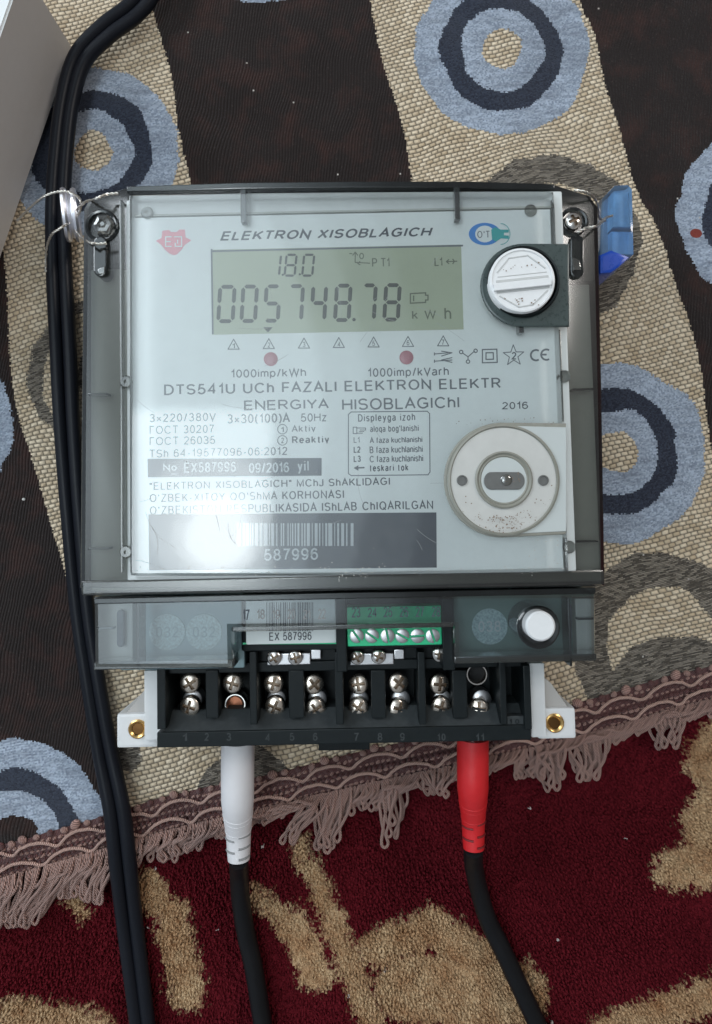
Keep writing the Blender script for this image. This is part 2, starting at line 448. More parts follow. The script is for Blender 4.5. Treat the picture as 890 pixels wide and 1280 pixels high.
M = {}
M['white_plastic'] = plain('white_plastic', (.62, .645, .635), .42, var=.05)
M['plate'] = plain('plate', (.75, .785, .775), .5, var=.03, vscale=60)
M['housing'] = plain('housing', (.42, .43, .40), .5, var=.06)
M['lug_white'] = plain('lug_white', (.66, .66, .66), .4, var=.06, vscale=400)
M['lug_grey'] = plain('lug_grey', (.40, .38, .36), .6, var=.06)
M['ink'] = plain('ink', (.075, .085, .10), .6)
M['ink_soft'] = plain('ink_soft', (.15, .165, .18), .6)
M['ink_light'] = plain('ink_light', (.50, .54, .56), .6)
M['label_dark'] = plain('label_dark', (.050, .060, .080), .5, var=.15, vscale=90)
M['pink'] = plain('pink', (.78, .33, .38), .5)
M['logo_blue'] = plain('logo_blue', (.03, .22, .62), .5)
M['logo_teal'] = plain('logo_teal', (.02, .36, .36), .5)
M['lcd'] = plain('lcd', (.40, .44, .325), .35, var=.06, vscale=40)
M['lcd_ink'] = plain('lcd_ink', (.04, .046, .034), .5)
M['lcd_ink_soft'] = plain('lcd_ink_soft', (.14, .16, .115), .5)
M['black_plastic'] = plain('black_plastic', (.009, .012, .013), .42, var=.25, bump=.00003, bscale=4000, spec=.16)
M['black_dusty'] = plain('black_dusty', (.035, .040, .042), .6, var=.35, vscale=600, spec=.3)
M['deep_black'] = plain('deep_black', (.006, .006, .007), .6, spec=.3)
M['cable'] = plain('cable', (.009, .010, .014), .38, var=.2, vscale=800, spec=.16)
M['cable_matt'] = plain('cable_matt', (.007, .007, .008), .45, var=.2, spec=.16)
M['plug_white'] = plain('plug_white', (.66, .64, .65), .5, var=.04, bump=.00002, bscale=6000)
M['plug_red'] = plain('plug_red', (.56, .012, .016), .45, var=.08, bump=.00002, bscale=6000)
M['slot_grey'] = plain('slot_grey', (.25, .25, .25), .6)
M['slot_red'] = plain('slot_red', (.16, .008, .01), .6)
M['steel'] = plain('steel', (.74, .70, .66), .2, metal=1, var=.15, vscale=2500)
M['steel_dull'] = plain('steel_dull', (.55, .54, .55), .35, metal=1, var=.2, vscale=1500)
M['term_steel'] = plain('term_steel', (.86, .76, .66), .24, metal=1, var=.12, vscale=1800)
M['slot_shade'] = plain('slot_shade', (.20, .15, .11), .5, metal=1, var=.3, vscale=2500)  # recess shade put into the colour of the slot faces
M['bore'] = plain('bore', (.16, .08, .03), .4, metal=1)
M['brass'] = plain('brass', (.70, .44, .17), .28, metal=1, var=.2, vscale=900)
M['copper'] = plain('copper', (.30, .12, .07), .4, metal=1)
M['aluminium'] = plain('aluminium', (.90, .89, .94), .38, metal=1, var=.06, vscale=500)
M['wire'] = plain('wire', (.72, .68, .62), .35, metal=1, var=.25, vscale=1200)
M['green'] = plain('green', (.02, .46, .21), .45, var=.08)
M['green_plate'] = plain('green_plate', (.13, .21, .19), .5, var=.12, vscale=60)
M['sky_teal'] = plain('sky_teal', (.20, .30, .33), .5, var=.12, vscale=60)  # bluish window reflection on the lid put into this colour
M['sticker'] = plain('sticker', (.70, .74, .73), .5, var=.03)
M['knob'] = plain('knob', (.74, .74, .74), .42, var=.06, vscale=500)
M['knob_groove'] = plain('knob_groove', (.50, .50, .49), .55, var=.12, vscale=700)
M['port'] = plain('port', (.50, .495, .47), .5, var=.10, vscale=180)
M['port_web'] = plain('port_web', (.47, .50, .49), .55, var=.05, vscale=120)
M['port_ring'] = plain('port_ring', (.24, .235, .20), .5, var=.2, vscale=250)
M['port_dark'] = plain('port_dark', (.12, .12, .115), .4, var=.2, vscale=500)
M['scratch'] = plain('scratch', (.36, .38, .38), .7)
M['dust'] = plain('dust', (.22, .16, .12), .9)
M['dust_pale'] = plain('dust_pale', (.62, .60, .56), .9)
M['led'] = plain('led', (.42, .17, .20), .35)
M['box_grey'] = plain('box_grey', (.62, .58, .55), .5, var=.04, bump=.00002, bscale=3000)
M['box_lit_top'] = plain('box_lit_top', (.78, .80, .80), .3, var=.03)  # same plastic as the sides; its reflected brightness is put into the colour
M['blue_in'] = plain('blue_in', (.025, .16, .50), .3, var=.2, vscale=300)
M['blue_deep'] = plain('blue_deep', (.005, .06, .42), .3, var=.1)
M['seal_paper'] = plain('seal_paper', (.34, .46, .47), .5, var=.9, vscale=1400)
M['pocket'] = plain('pocket', (.045, .042, .038), .5, var=.4, vscale=500)
M['collar'] = plain('collar', (.045, .062, .060), .3, var=.3, vscale=900)
M['win'] = acrylic('window_acrylic', (.97, .98, .98), .07, haze=.045, hazecol=(.6, .6, .58))
M['smoke'] = acrylic('smoke_acrylic', (.60, .60, .575), .16, haze=.05, hazecol=(.3, .3, .28))
M['smoke_dark'] = acrylic('smoke_dark_acrylic', (.24, .26, .26), .12, haze=.10, hazecol=(.10, .11, .11), refl=1.5)
M['smoke_lid'] = acrylic('smoke_lid_acrylic', (.74, .78, .80), .10, haze=.05, hazecol=(.25, .3, .33))
M['clear'] = acrylic('clear_acrylic', (.86, .92, .97), .08, haze=.10, hazecol=(.4, .55, .7), refl=2.5)
M['crystal'] = acrylic('crystal_acrylic', (.80, .78, .74), .05, haze=.10, hazecol=(.6, .57, .5), refl=3.5)

# ---- blanket material: dark chenille bands, beige basket weave, satin rings
def fabric_material():
    m, nt, b = new_mat('blanket_weave'); E.nt = nt
    geo = nt.nodes.new('ShaderNodeTexCoord').outputs['Object']
    s = nt.nodes.new('ShaderNodeSeparateXYZ'); nt.links.new(geo, s.inputs[0])
    X, Y = E(s.outputs[0]) * 1000.0, E(s.outputs[1]) * 1000.0      # mm
    wn1 = enoise(geo, 22, 2) - .5
    v2 = nt.nodes.new('ShaderNodeVectorMath'); v2.operation = 'ADD'; v2.inputs[1].default_value = (3.7, 1.9, 5)
    nt.links.new(geo, v2.inputs[0])
    wn2 = enoise(v2.outputs[0], 22, 2) - .5
    ca, sa = math.cos(R(14)), math.sin(R(14))
    Xw, Yw = X + wn1 * 9.0, Y + wn2 * 9.0
    U = Xw * ca + Yw * sa; Vv = Yw * ca - Xw * sa
    # basket weave cells 3.1 x 1.9 mm
    ch, cw = 1.95, 3.2
    row = (Vv / ch).floor(); fv = (Vv / ch).frac()
    uu = U / cw + row * .5; colm = uu.floor(); fu = uu.frac()
    prof = ((fu * math.pi).sin() * 1.0).clamp().sqrt() * ((fv * math.pi).sin()).clamp().sqrt()
    rnd = ewhite(colm, row)
    # stepped coordinates so that pattern edges follow the threads
    Xs = ((X / .75).floor() + .5) * .75; Ys = ((Y / .75).floor() + .5) * .75
    jx = ewhite(Xs, Ys) * 1.6 - .8
    wob = (enoise(geo, 60, 2) - .5) * 5.0
    def curve(px_pts):
        fc = nt.nodes.new('ShaderNodeFloatCurve'); c = fc.mapping.curves[0]
        pts = sorted([(P(x, y).y * 1000, P(x, y).x * 1000) for x, y in px_pts])
        q = [((yy + 300) / 600, (xx + 300) / 600) for yy, xx in pts]
        c.points[0].location = q[0]; c.points[1].location = q[-1]
        for t in q[1:-1]: c.points.new(*t)
        fc.mapping.use_clip = False; fc.mapping.update()
        nt.links.new(((Ys + 300.0) / 600.0).v, fc.inputs['Value'])
        return E(fc.outputs[0]) * 600.0 - 300.0
    aL = curve([(-70, -120), (-40, 60), (-15, 200), (3, 330), (9, 420), (18, 500), (40, 580), (60, 650), (80, 715), (98, 770), (112, 840), (136, 920), (150, 1000), (165, 1100)])
    aR = curve([(165, -120), (187, 0), (205, 60), (216, 105), (222, 150), (234, 210), (240, 240), (290, 400), (350, 550), (410, 700), (455, 830), (500, 930), (540, 1050)])
    bL = curve([(450, -120), (463, 0), (480, 80), (500, 145), (515, 225), (530, 400), (560, 550), (600, 700), (640, 830), (650, 900), (660, 1000)])
    bR = curve([(715, -120), (728, 0), (745, 40), (757, 100), (775, 160), (795, 230), (826, 290), (850, 360), (872, 440), (886, 530), (905, 640), (930, 800), (960, 1000)])
    J = jx * .5
    bandA = (Xs + J).gt(aL) * (Xs + J).lt(aR)
    bandB = (Xs + J).gt(bL) * (Xs + J).lt(bR)
    low = Ys.lt(P(560, 850).y * 1000) * (Xs).gt(aL)               # beige joins up below the meter
    beige = (bandA + bandB + low).clamp()
    def dist(px, py, wobk=1.0, fx=1.0):
        c = P(px, py); dx = (Xs - c.x * 1000) * fx; dy = Ys - c.y * 1000
        return (dx * dx + dy * dy).sqrt() + wob * wobk + J
    k = pxl(0) * 1000
    blue = navy = hole = None
    for (px, py, r) in [(628, 60, 114), (113, 187, 112), (771, 565, 113), (958, 268, 113), (-97, 530, 113), (14, 1046, 114), (322, -105, 114), (1160, 560, 113)]:
        d = dist(px, py, 1.35)
        f0 = d.lt(r * k); f1 = d.lt(r * .70 * k) * d.gt(r * .48 * k); f2 = d.lt(r * .225 * k)
        blue = f0 if blue is None else blue.max(f0); navy = f1 if navy is None else navy.max(f1); hole = f2 if hole is None else hole.max(f2)
    char = None
    for (px, py, r0, r1) in [(690, 300, 75, 114), (830, 806, 70, 113), (850, 885, 0, 90), (130, 465, 82, 97), (135, 465, 0, 38), (310, 1002, 26, 64), (160, 950, 0, 17)]:
        d = dist(px, py, 1.6); f = d.gt(r0 * k) * d.lt(r1 * k)
        char = f if char is None else char.max(f)
    n_lo = enoise(geo, 14, 3); n_f = enoise(geo, 900, 3, .7)
    # beige
    bcol = emix(rnd, (.52, .385, .24), (.82, .67, .485))
    bcol = emix((n_lo * 1.6 - .3).clamp() * .5, bcol, (.52, .45, .35))
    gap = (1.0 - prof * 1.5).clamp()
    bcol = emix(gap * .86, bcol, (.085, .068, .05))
    # charcoal weave: thin dashes
    dash = ((Vv / .62).frac() * math.pi).sin() * ewhite((U / 2.6 + (Vv / .62).floor() * .37).floor(), (Vv / .62).floor())
    ccol = emix((dash * 1.5 - .25).clamp(), (.040, .035, .031), (.36, .31, .25))
    beigecol = emix(char * (.74 + n_f * .4), bcol, ccol)
    # brown chenille ribs
    rib = ((Xw * .98 - Yw * .17) / 1.35).frac(); ribp = (rib * math.pi).sin()
    red = (enoise(geo, 55, 4, .7) * 2.6 - 1.25).clamp()
    brcol = emix(red, (.0165, .0110, .0100), (.055, .022, .017))
    brcol = emix(n_f.gt(.63) * ribp * .5, brcol, (.075, .055, .05))
    base = emix(beige, brcol, beigecol)
    # satin rings
    sl = (((U * .35 + Vv) / .62).frac() * math.pi).sin(); sf = ewhite((U / .8).floor(), (Vv / .62).floor())
    sv = nt.nodes.new('ShaderNodeMapping'); sv.inputs['Scale'].default_value = (1, 4.5, 1); sv.inputs['Rotation'].default_value = (0, 0, .3)
    nt.links.new(geo, sv.inputs['Vector']); shine_streak = enoise(sv.outputs[0], 55, 4, .75)
    blc = emix(((sl * .55 + sf * .55) * 1.15 - .08).clamp(), (.085, .115, .175), (.52, .59, .70))
    blc = emix(((shine_streak * .7 + n_lo * .3) * 4.5 - 2.05).clamp() * .72, blc, (.13, .15, .19))  # crinkle shine of the satin put into the colour as bands
    nvc = emix(sl * sf, (.011, .015, .030), (.050, .062, .095))
    base = emix(blue, base, blc); base = emix(navy, base, nvc)
    holec = emix(beige, brcol, bcol)
    base = emix(hole, base, holec)
    c = P(873, 289); sp = ((X - c.x * 1000) * (X - c.x * 1000) + (Y - c.y * 1000) * (Y - c.y * 1000) * 1.6).sqrt() + wob * .4
    base = emix(sp.lt(2.9), base, (.22, .035, .025))
    base = emix(ewhite(Xs, Ys).gt(.9998), base, (.50, .46, .42))
    nt.links.new(base, b.inputs['Base Color'])
    sat = blue * (1.0 - hole)
    nt.links.new((.92 - sat * .38).v, b.inputs['Roughness'])
    b.inputs['Specular IOR Level'].default_value = .3
    b.inputs['Sheen Weight'].default_value = .12; b.inputs['Sheen Roughness'].default_value = .4
    wv = beige * (1.0 - sat) * (1.0 - char)
    H = wv * prof * 1.0 + (1.0 - beige) * (1.0 - sat) * (ribp * .35 + n_f * .5) + sat * (sl * .18 + sf * .2) + beige * char * dash * .5
    bn = nt.nodes.new('ShaderNodeBump'); bn.inputs['Distance'].default_value = .0011; bn.inputs['Strength'].default_value = 1
    nt.links.new(H.v, bn.inputs['Height']); nt.links.new(bn.outputs[0], b.inputs['Normal'])
    return m
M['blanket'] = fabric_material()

def carpet_material():
    m, nt, b = new_mat('carpet_pile'); E.nt = nt
    geo = nt.nodes.new('ShaderNodeTexCoord').outputs['Object']
    s = nt.nodes.new('ShaderNodeSeparateXYZ'); nt.links.new(geo, s.inputs[0])
    X, Y = E(s.outputs[0]) * 1000.0, E(s.outputs[1]) * 1000.0
    cell = 1.1
    Xs = ((X / cell).floor() + .5) * cell; Ys = ((Y / cell).floor() + .5) * cell
    wob = (enoise(geo, 130, 3, .65) - .5) * 13.0
    Z = -.006; k = (HC - Z) / F * 1000
    tan = None
    caps = [((372, 1050), (400, 1110), 13), ((400, 1110), (432, 1190), 15), ((432, 1190), (470, 1290), 17),
            ((322, 1118), (365, 1150), 12), ((365, 1150), (395, 1215), 22), ((182, 1108), (215, 1140), 20), ((215, 1140), (235, 1240), 22),
            ((75, 1098), (105, 1140), 11), ((475, 1185), (540, 1158), 26), ((540, 1158), (600, 1195), 26), ((510, 1235), (640, 1245), 44),
            ((846, 1085), (905, 1065), 26), ((888, 950), (905, 930), 34), ((830, 1093), (880, 1098), 13), ((893, 1000), (920, 990), 26), ((880, 1030), (930, 1050), 34),
            ((20, 1270), (120, 1290), 26), ((760, 1290), (890, 1240), 24)]
    for a, c, r in caps:
        A, C = P(*a, Z) * 1000, P(*c, Z) * 1000
        dx, dy = C.x - A.x, C.y - A.y; L2 = dx * dx + dy * dy
        h = (((Xs - A.x) * dx + (Ys - A.y) * dy) / L2).clamp()
        ex = Xs - A.x - h * dx; ey = Ys - A.y - h * dy
        d = (ex * ex + ey * ey).sqrt() + wob - r * k * .95
        tan = d if tan is None else tan.min(d)
    f = ((0.5 - tan * .22) + (ewhite(Xs, Ys) - .5) * .9).clamp()
    f = (f * 1.8 - .4).clamp()
    n1 = enoise(geo, 700, 3, .7); n2 = enoise(geo, 30, 3); n3 = enoise(geo, 110, 3)
    tcol = emix((n3 * 1.8 - .4).clamp(), (.38, .19, .09), (.70, .50, .30))
    rcol = emix((n2 * 1.4 - .2).clamp(), (.092, .0070, .0110), (.155, .0125, .0195))
    rcol = emix((n1 * 1.6 - .5).clamp() * .5, rcol, (.028, .003, .005))
    tcol = emix((n1 * 1.8 - .6).clamp() * .5, tcol, (.13, .07, .03))
    nt.links.new(emix(ewhite(Xs, Ys).gt(.9997), emix(f, rcol, tcol), (.62, .55, .52)), b.inputs['Base Color'])
    b.inputs['Roughness'].default_value = .95; b.inputs['Specular IOR Level'].default_value = .05
    H = n1 * 1.0 + f * .8 + n3 * .8 + ((X / 1.4).frac() * math.pi).sin() * .15
    bn = nt.nodes.new('ShaderNodeBump'); bn.inputs['Distance'].default_value = .0013; bn.inputs['Strength'].default_value = 1
    nt.links.new(H.v, bn.inputs['Height']); nt.links.new(bn.outputs[0], b.inputs['Normal'])
    return m
M['carpet'] = carpet_material()
def cord_material(name, c1, c2):
    m, nt, b = new_mat(name); E.nt = nt
    geo = nt.nodes.new('ShaderNodeTexCoord').outputs['Object']
    s = nt.nodes.new('ShaderNodeSeparateXYZ'); nt.links.new(geo, s.inputs[0])
    X, Y = E(s.outputs[0]) * 1000.0, E(s.outputs[1]) * 1000.0
    a = (((X + Y * .6) / .75).frac() * math.pi).sin(); n = enoise(geo, 500, 3, .6)
    nt.links.new(emix((a * .7 + n * .5 - .1).clamp(), c1, c2), b.inputs['Base Color'])
    b.inputs['Roughness'].default_value = .7; b.inputs['Sheen Weight'].default_value = .15
    bn = nt.nodes.new('ShaderNodeBump'); bn.inputs['Distance'].default_value = .0007; bn.inputs['Strength'].default_value = 1
    nt.links.new((a + n * .5).v, bn.inputs['Height']); nt.links.new(bn.outputs[0], b.inputs['Normal'])
    return m
M['fringe'] = cord_material('fringe_cord', (.11, .045, .035), (.56, .33, .27))
M['gimp'] = cord_material('gimp_cord', (.38, .19, .15), (.78, .50, .41))
M['maroon'] = cord_material('maroon_thread', (.050, .010, .010), (.17, .045, .040))
M['bead_pink'] = cord_material('bead_thread', (.22, .085, .07), (.58, .34, .28))

# ------------------------------------------------------------------ carpet (ground)
def grid(name, fn, nu, nv, mat, parent=None):
    vs = [fn(i / nu, j / nv) for j in range(nv + 1) for i in range(nu + 1)]
    fs = [(j * (nu + 1) + i, j * (nu + 1) + i + 1, (j + 1) * (nu + 1) + i + 1, (j + 1) * (nu + 1) + i) for j in range(nv) for i in range(nu)]
    return from_data(vs, fs, name, mat, parent, 80, loc=Vector((0, 0, 0)))
def cz(x, y): return -.006 + .0010 * mnoise.noise(Vector((x * 22, y * 22, 3)))
carpet = grid('carpet', lambda u, v: ((u - .5) * 1.2, (v - .5) * 1.2, cz((u - .5) * 1.2, (v - .5) * 1.2)), 120, 120, M['carpet'])
tag(carpet, kind='structure')

def pile():
    import numpy as np
    rg = np.random.RandomState(4); sp = .00125
    vs, fs = [], []
    nx = int(.56 / sp); ny = int(.30 / sp); y_hi = P(0, 1030, 0).y
    X, Y = np.meshgrid(np.arange(nx) * sp - .28, np.arange(ny) * sp - .32)
    X = (X + rg.uniform(-.45, .45, X.shape) * sp).ravel(); Y = (Y + rg.uniform(-.45, .45, Y.shape) * sp).ravel()
    lim = P(450, 985, 0); sl = .25
    keep = Y < lim.y + (X - lim.x) * sl + .006
    X, Y = X[keep], Y[keep]; n = len(X)
    h = rg.uniform(.0016, .0034, n); w = rg.uniform(.00050, .00085, n); a = rg.uniform(0, 6.28, n)
    lx = rg.normal(0, .0006, n) + .0003; ly = rg.normal(0, .0006, n) - .0004
    co = np.zeros((n, 7, 3)); zb = -.0068
    for k in range(3):
        an = a + k * 2.0944
        co[:, k] = np.stack([X + w * np.cos(an), Y + w * np.sin(an), np.full(n, zb)], 1)
        co[:, 3 + k] = np.stack([X + lx * .6 + w * 1.05 * np.cos(an + .3), Y + ly * .6 + w * 1.05 * np.sin(an + .3), zb + h * .75], 1)
    co[:, 6] = np.stack([X + lx, Y + ly, zb + h], 1)
    base = (np.arange(n) * 7)[:, None, None]
    q = np.array([[0, 1, 4], [0, 4, 3], [1, 2, 5], [1, 5, 4], [2, 0, 3], [2, 3, 5], [3, 4, 6], [4, 5, 6], [5, 3, 6]])[None] + base
    q = q.reshape(-1, 3); me = bpy.data.meshes.new('carpet_pile')
    me.vertices.add(n * 7); me.vertices.foreach_set('co', co.reshape(-1))
    me.loops.add(len(q) * 3); me.loops.foreach_set('vertex_index', q.reshape(-1))
    me.polygons.add(len(q)); me.polygons.foreach_set('loop_start', np.arange(len(q)) * 3); me.polygons.foreach_set('loop_total', np.full(len(q), 3))
    me.update(calc_edges=True); me.polygons.foreach_set('use_smooth', [True] * len(q))
    o = mkobj('carpet_pile', me, M['carpet'], None, Vector((0, 0, 0)))
    tag(o, 'short dark red and tan carpet pile in front of the blanket', 'carpet pile', kind='stuff')
pile()

# ------------------------------------------------------------------ blanket with braid and fringe
EDGE_PX = [(-300, 1135), (-150, 1096), (0, 1058), (133, 1020), (200, 1000), (268, 984), (323, 972), (390, 955), (450, 941), (560, 918), (640, 900), (723, 880), (790, 862), (839, 846), (890, 834), (1040, 795), (1200, 752)]
edge = catmull([P(x, y, .001) for x, y in EDGE_PX], 20)
edge_x = [p.x for p in edge]
def edge_y(x):
    if x <= edge_x[0]: return edge[0].y + (x - edge_x[0]) * .25
    if x >= edge_x[-1]: return edge[-1].y + (x - edge_x[-1]) * .25
    lo, hi = 0, len(edge) - 1
    while hi - lo > 1:
        mid = (lo + hi) // 2
        if edge_x[mid] <= x: lo = mid
        else: hi = mid
    t = (x - edge_x[lo]) / (edge_x[hi] - edge_x[lo] + 1e-12)
    return edge[lo].y + (edge[hi].y - edge[lo].y) * t
def bz(x, y):
    z = .0020 * mnoise.noise(Vector((x * 16, y * 16, 0))) + .0010 * mnoise.noise(Vector((x * 45, y * 30, 7)))
    z += .0017 * math.sin(x * 95 + y * 160 + 3 * mnoise.noise(Vector((x * 12, y * 12, 2)))) * max(0, mnoise.noise(Vector((x * 9, y * 9, 5))))*2 - .0012
    d = y - (edge_y(x) - .008)
    if d < .02: z -= .004 * (1 - max(0, d) / .02) ** 2
    return z
def bl(u, v):
    x = (u - .5) * .9
    y0 = edge_y(x) - .008; y = y0 + (.45 - y0) * v ** 1.15
    return (x, y, bz(x, y))
blanket = empty('blanket', (0, 0, 0), 'dark brown and beige woven blanket with blue rings and a pink fringe', 'blanket')
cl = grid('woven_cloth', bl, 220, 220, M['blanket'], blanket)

seg = [0.0]
for a, b_ in zip(edge[:-1], edge[1:]): seg.append(seg[-1] + (b_ - a).length)
def edge_at(s):
    s = max(0, min(seg[-1] - 1e-6, s)); lo, hi = 0, len(seg) - 1
    while hi - lo > 1:
        mid = (lo + hi) // 2
        if seg[mid] <= s: lo = mid
        else: hi = mid
    t = (s - seg[lo]) / (seg[hi] - seg[lo]); p = edge[lo].lerp(edge[hi], t)
    d = (edge[hi] - edge[lo]).normalized(); n = Vector((d.y, -d.x, 0))
    return p, n
K = pxl(0.001)
def br(s, t, z):                   # s metres along, t pixels below the top line
    p, n = edge_at(s); q = p + n * (t * K)
    q.z = bz(q.x, q.y) + z if t < 22 else min(bz(q.x, q.y), 0) + z
    if t >= 22: q.z = -.0042 + z + .002 * max(0, (45 - t) / 23)
    return q
SL = seg[-1]
ns = 300
vs = []; fs = []
for i in range(ns + 1):
    s = SL * i / ns
    for t, z in ((2, .0002), (6, .0012), (20, .0017), (36, .0017), (44, .0012), (47, .0002)):
        vs.append(br(s, t + 1.2 * mnoise.noise(Vector((s * 160, t, 0))), z))
for i in range(ns):
    for j in range(5): fs.append((i * 6 + j, i * 6 + j + 1, i * 6 + j + 7, i * 6 + j + 6))
from_data(vs, fs, 'braid_ribbon', M['maroon'], blanket, 70)
# large edge knots: shared mesh
def blob_mesh(name, rx, ry, rz, mat, n=8, m_=5):
    bm = bmesh.new(); bmesh.ops.create_uvsphere(bm, u_segments=n, v_segments=m_, radius=1)
    bmesh.ops.scale(bm, vec=(rx, ry, rz), verts=bm.verts)
    me = bpy.data.meshes.new(name); bm.to_mesh(me); bm.free(); me.materials.append(mat)
    me.polygons.foreach_set('use_smooth', [True] * len(me.polygons)); return me
km = [blob_mesh('braid_knot', 5.6 * K, 4.6 * K, 4.0 * K, M['bead_pink'], 10, 7), blob_mesh('braid_knot_dark', 5.0 * K, 5.4 * K, 3.6 * K, M['maroon'], 10, 7)]
s = 0.004; i = 0
while s < SL:
    big = (i % 4 == 0)
    p = br(s, 3.5 + random.uniform(-1, 1) - (2 if big else 0), .0014)
    o = bpy.data.objects.new('braid_knot', km[0] if (i % 4 != 2) else km[1]); COL.objects.link(o)
    o.parent = blanket; o.location = p
    k_ = random.uniform(.8, 1.0) * (1.25 if big else .92); o.scale = (k_, k_, k_); o.rotation_euler = (0, 0, random.uniform(-.5, .9))
    s += random.uniform(14, 17.5) * K; i += 1
# small woven beads: uncountable texture of the braid
def lump(vs, fs, p, r, rz, rot):
    base = len(vs); n = 6
    for (rr, zz) in ((1, 0), (.75, .7)):
        for k in range(n):
            a = 2 * math.pi * k / n
            x, y = r * 1.25 * rr * math.cos(a), r * .8 * rr * math.sin(a)
            vs.append(p + Vector((x * math.cos(rot) - y * math.sin(rot), x * math.sin(rot) + y * math.cos(rot), zz * rz)))
    vs.append(p + Vector((0, 0, rz)))
    for k in range(n):
        a, b2 = base + k, base + (k + 1) % n
        fs.append((a, b2, b2 + n, a + n)); fs.append((a + n, b2 + n, base + 2 * n))
for mat, rows, nm in ((M['bead_pink'], ((10, 0), (21, 0), (27, .5), (38, 0), (44, .5)), 'braid_beads'), (M['maroon'], ((16, .5), (24, .25), (33, .4), (41, .25)), 'braid_dark_beads')):
    vs, fs = [], []
    for t, ph in rows:
        s = ph * 8 * K
        while s < SL:
            lump(vs, fs, br(s, t + random.uniform(-1, 1), .0013), 3.1 * K * random.uniform(.7, 1.1), .0011, random.uniform(.1, .9))
            s += random.uniform(6.6, 8.2) * K
    o = from_data(vs, fs, nm, mat, blanket, 70); o['kind'] = 'stuff'
for t0, ph in ((14.5, 0.0), (32, .35)):
    path = []; s = 0; lam = 62 * K; step = 2.2 * K
    while s < SL:
        f = (s / lam + ph + .12 * mnoise.noise(Vector((s * 30, t0, 1)))) % 1
        y = -6.5 * math.sin(math.pi * min(1, f / .72)) ** .8 if f < .72 else 4.5 * math.sin(math.pi * (f - .72) / .28)
        path.append(br(s, t0 + y + 1.0 * mnoise.noise(Vector((s * 300, 3, 1))), .0030)); s += step
    tube('gimp_cord', path, 1.9 * K, M['gimp'], blanket, 7)
# fringe loops gathered into hanging clumps
clumps = [(-150, -110, -165, 1195, 7), (-110, -60, -120, 1190, 8), (-60, -20, -70, 1165, 7), (-25, 12, -22, 1150, 7), (0, 40, 4, 1160, 7), (36, 78, 28, 1158, 8), (60, 98, 45, 1138, 8), (92, 128, 88, 1120, 7), (110, 140, 114, 1127, 8),
          (150, 205, 168, 1082, 7), (196, 238, 212, 1072, 7), (225, 275, 236, 1062, 8), (268, 325, 275, 1046, 7), (318, 362, 305, 1032, 6), (340, 392, 330, 1026, 6), (372, 405, 360, 1050, 3), (388, 428, 408, 1062, 6),
          (420, 462, 418, 1036, 6), (450, 480, 462, 1010, 5), (468, 500, 490, 1052, 4), (488, 530, 480, 1006, 6), (515, 560, 545, 992, 5), (552, 610, 560, 975, 7), (600, 650, 598, 968, 6), (640, 680, 655, 972, 5),
          (655, 700, 692, 984, 6), (690, 735, 672, 958, 5), (705, 752, 736, 974, 6), (745, 790, 735, 938, 7), (785, 825, 772, 926, 6), (805, 850, 834, 932, 5), (840, 880, 828, 908, 6), (870, 925, 862, 900, 7), (920, 980, 915, 890, 8), (975, 1040, 970, 880, 8)]
def edge_px_y(x):
    for (x0, y0), (x1, y1) in zip(EDGE_PX[:-1], EDGE_PX[1:]):
        if x0 <= x <= x1: return y0 + (y1 - y0) * (x - x0) / (x1 - x0)
    return 1000
FZ = -.0032
for (a0, a1, tx, ty, n) in clumps:
    n = int(n * 1.3 + .5)
    for i in range(n):
        f = (i + .5) / n; ax = a0 + (a1 - a0) * f + random.uniform(-2, 2); bx = ax + random.uniform(5, 13)
        depth = random.uniform(.62, 1.02) if i % 3 else random.uniform(.9, 1.05)
        ay = edge_px_y(ax) + 43; by = edge_px_y(bx) + 43
        tX = ax + (tx - ax) * depth + random.uniform(-3, 3) + (f - .5) * 22; tY = ay + (ty - ay) * depth + random.uniform(-3, 3)
        w = random.uniform(4, 8); hh = random.uniform(.0008, .0052)
        vx, vy = tX - ax, tY - ay; L = math.hypot(vx, vy) or 1; nx, ny = -vy / L, vx / L
        cv = random.uniform(-6, 6) + (tX - ax) * -.10
        q = [(ax, ay - 3, .003), (ax + vx * .25 + cv * .5 * nx, ay + vy * .3 + 3, hh + .0022), (ax + vx * .65 + nx * cv, ay + vy * .70 + ny * cv, hh + .001),
             (tX - nx * w * .55, tY - ny * w * .5 - 3, hh), (tX + vx / L * 2, tY + vy / L * 3, hh), (tX + nx * w * .55, tY + ny * w * .5 - 3, hh + .0004),
             (bx + vx * .65 + nx * (cv + w), by + vy * .68 + ny * cv, hh + .0014), (bx + vx * .25 + cv * .5 * nx, by + vy * .3 + 3, hh + .0028), (bx, by - 3, .003)]
        path = catmull([P(x, y, FZ + z) for x, y, z in q], 5)
        tube('fringe_loop', path, 1.95 * K * random.uniform(.85, 1.1), M['fringe'], blanket, 6)

# ------------------------------------------------------------------ electricity meter
ZF, ZN, ZI, ZS, ZG = .074, .0752, .0754, .072, .080
mc = P(430, 590, 0)
meter = empty('electricity_meter', (mc.x, mc.y, 0), 'smoked plastic three-phase electricity meter reading 005748.78 with open terminals lying on the blanket', 'electricity meter')
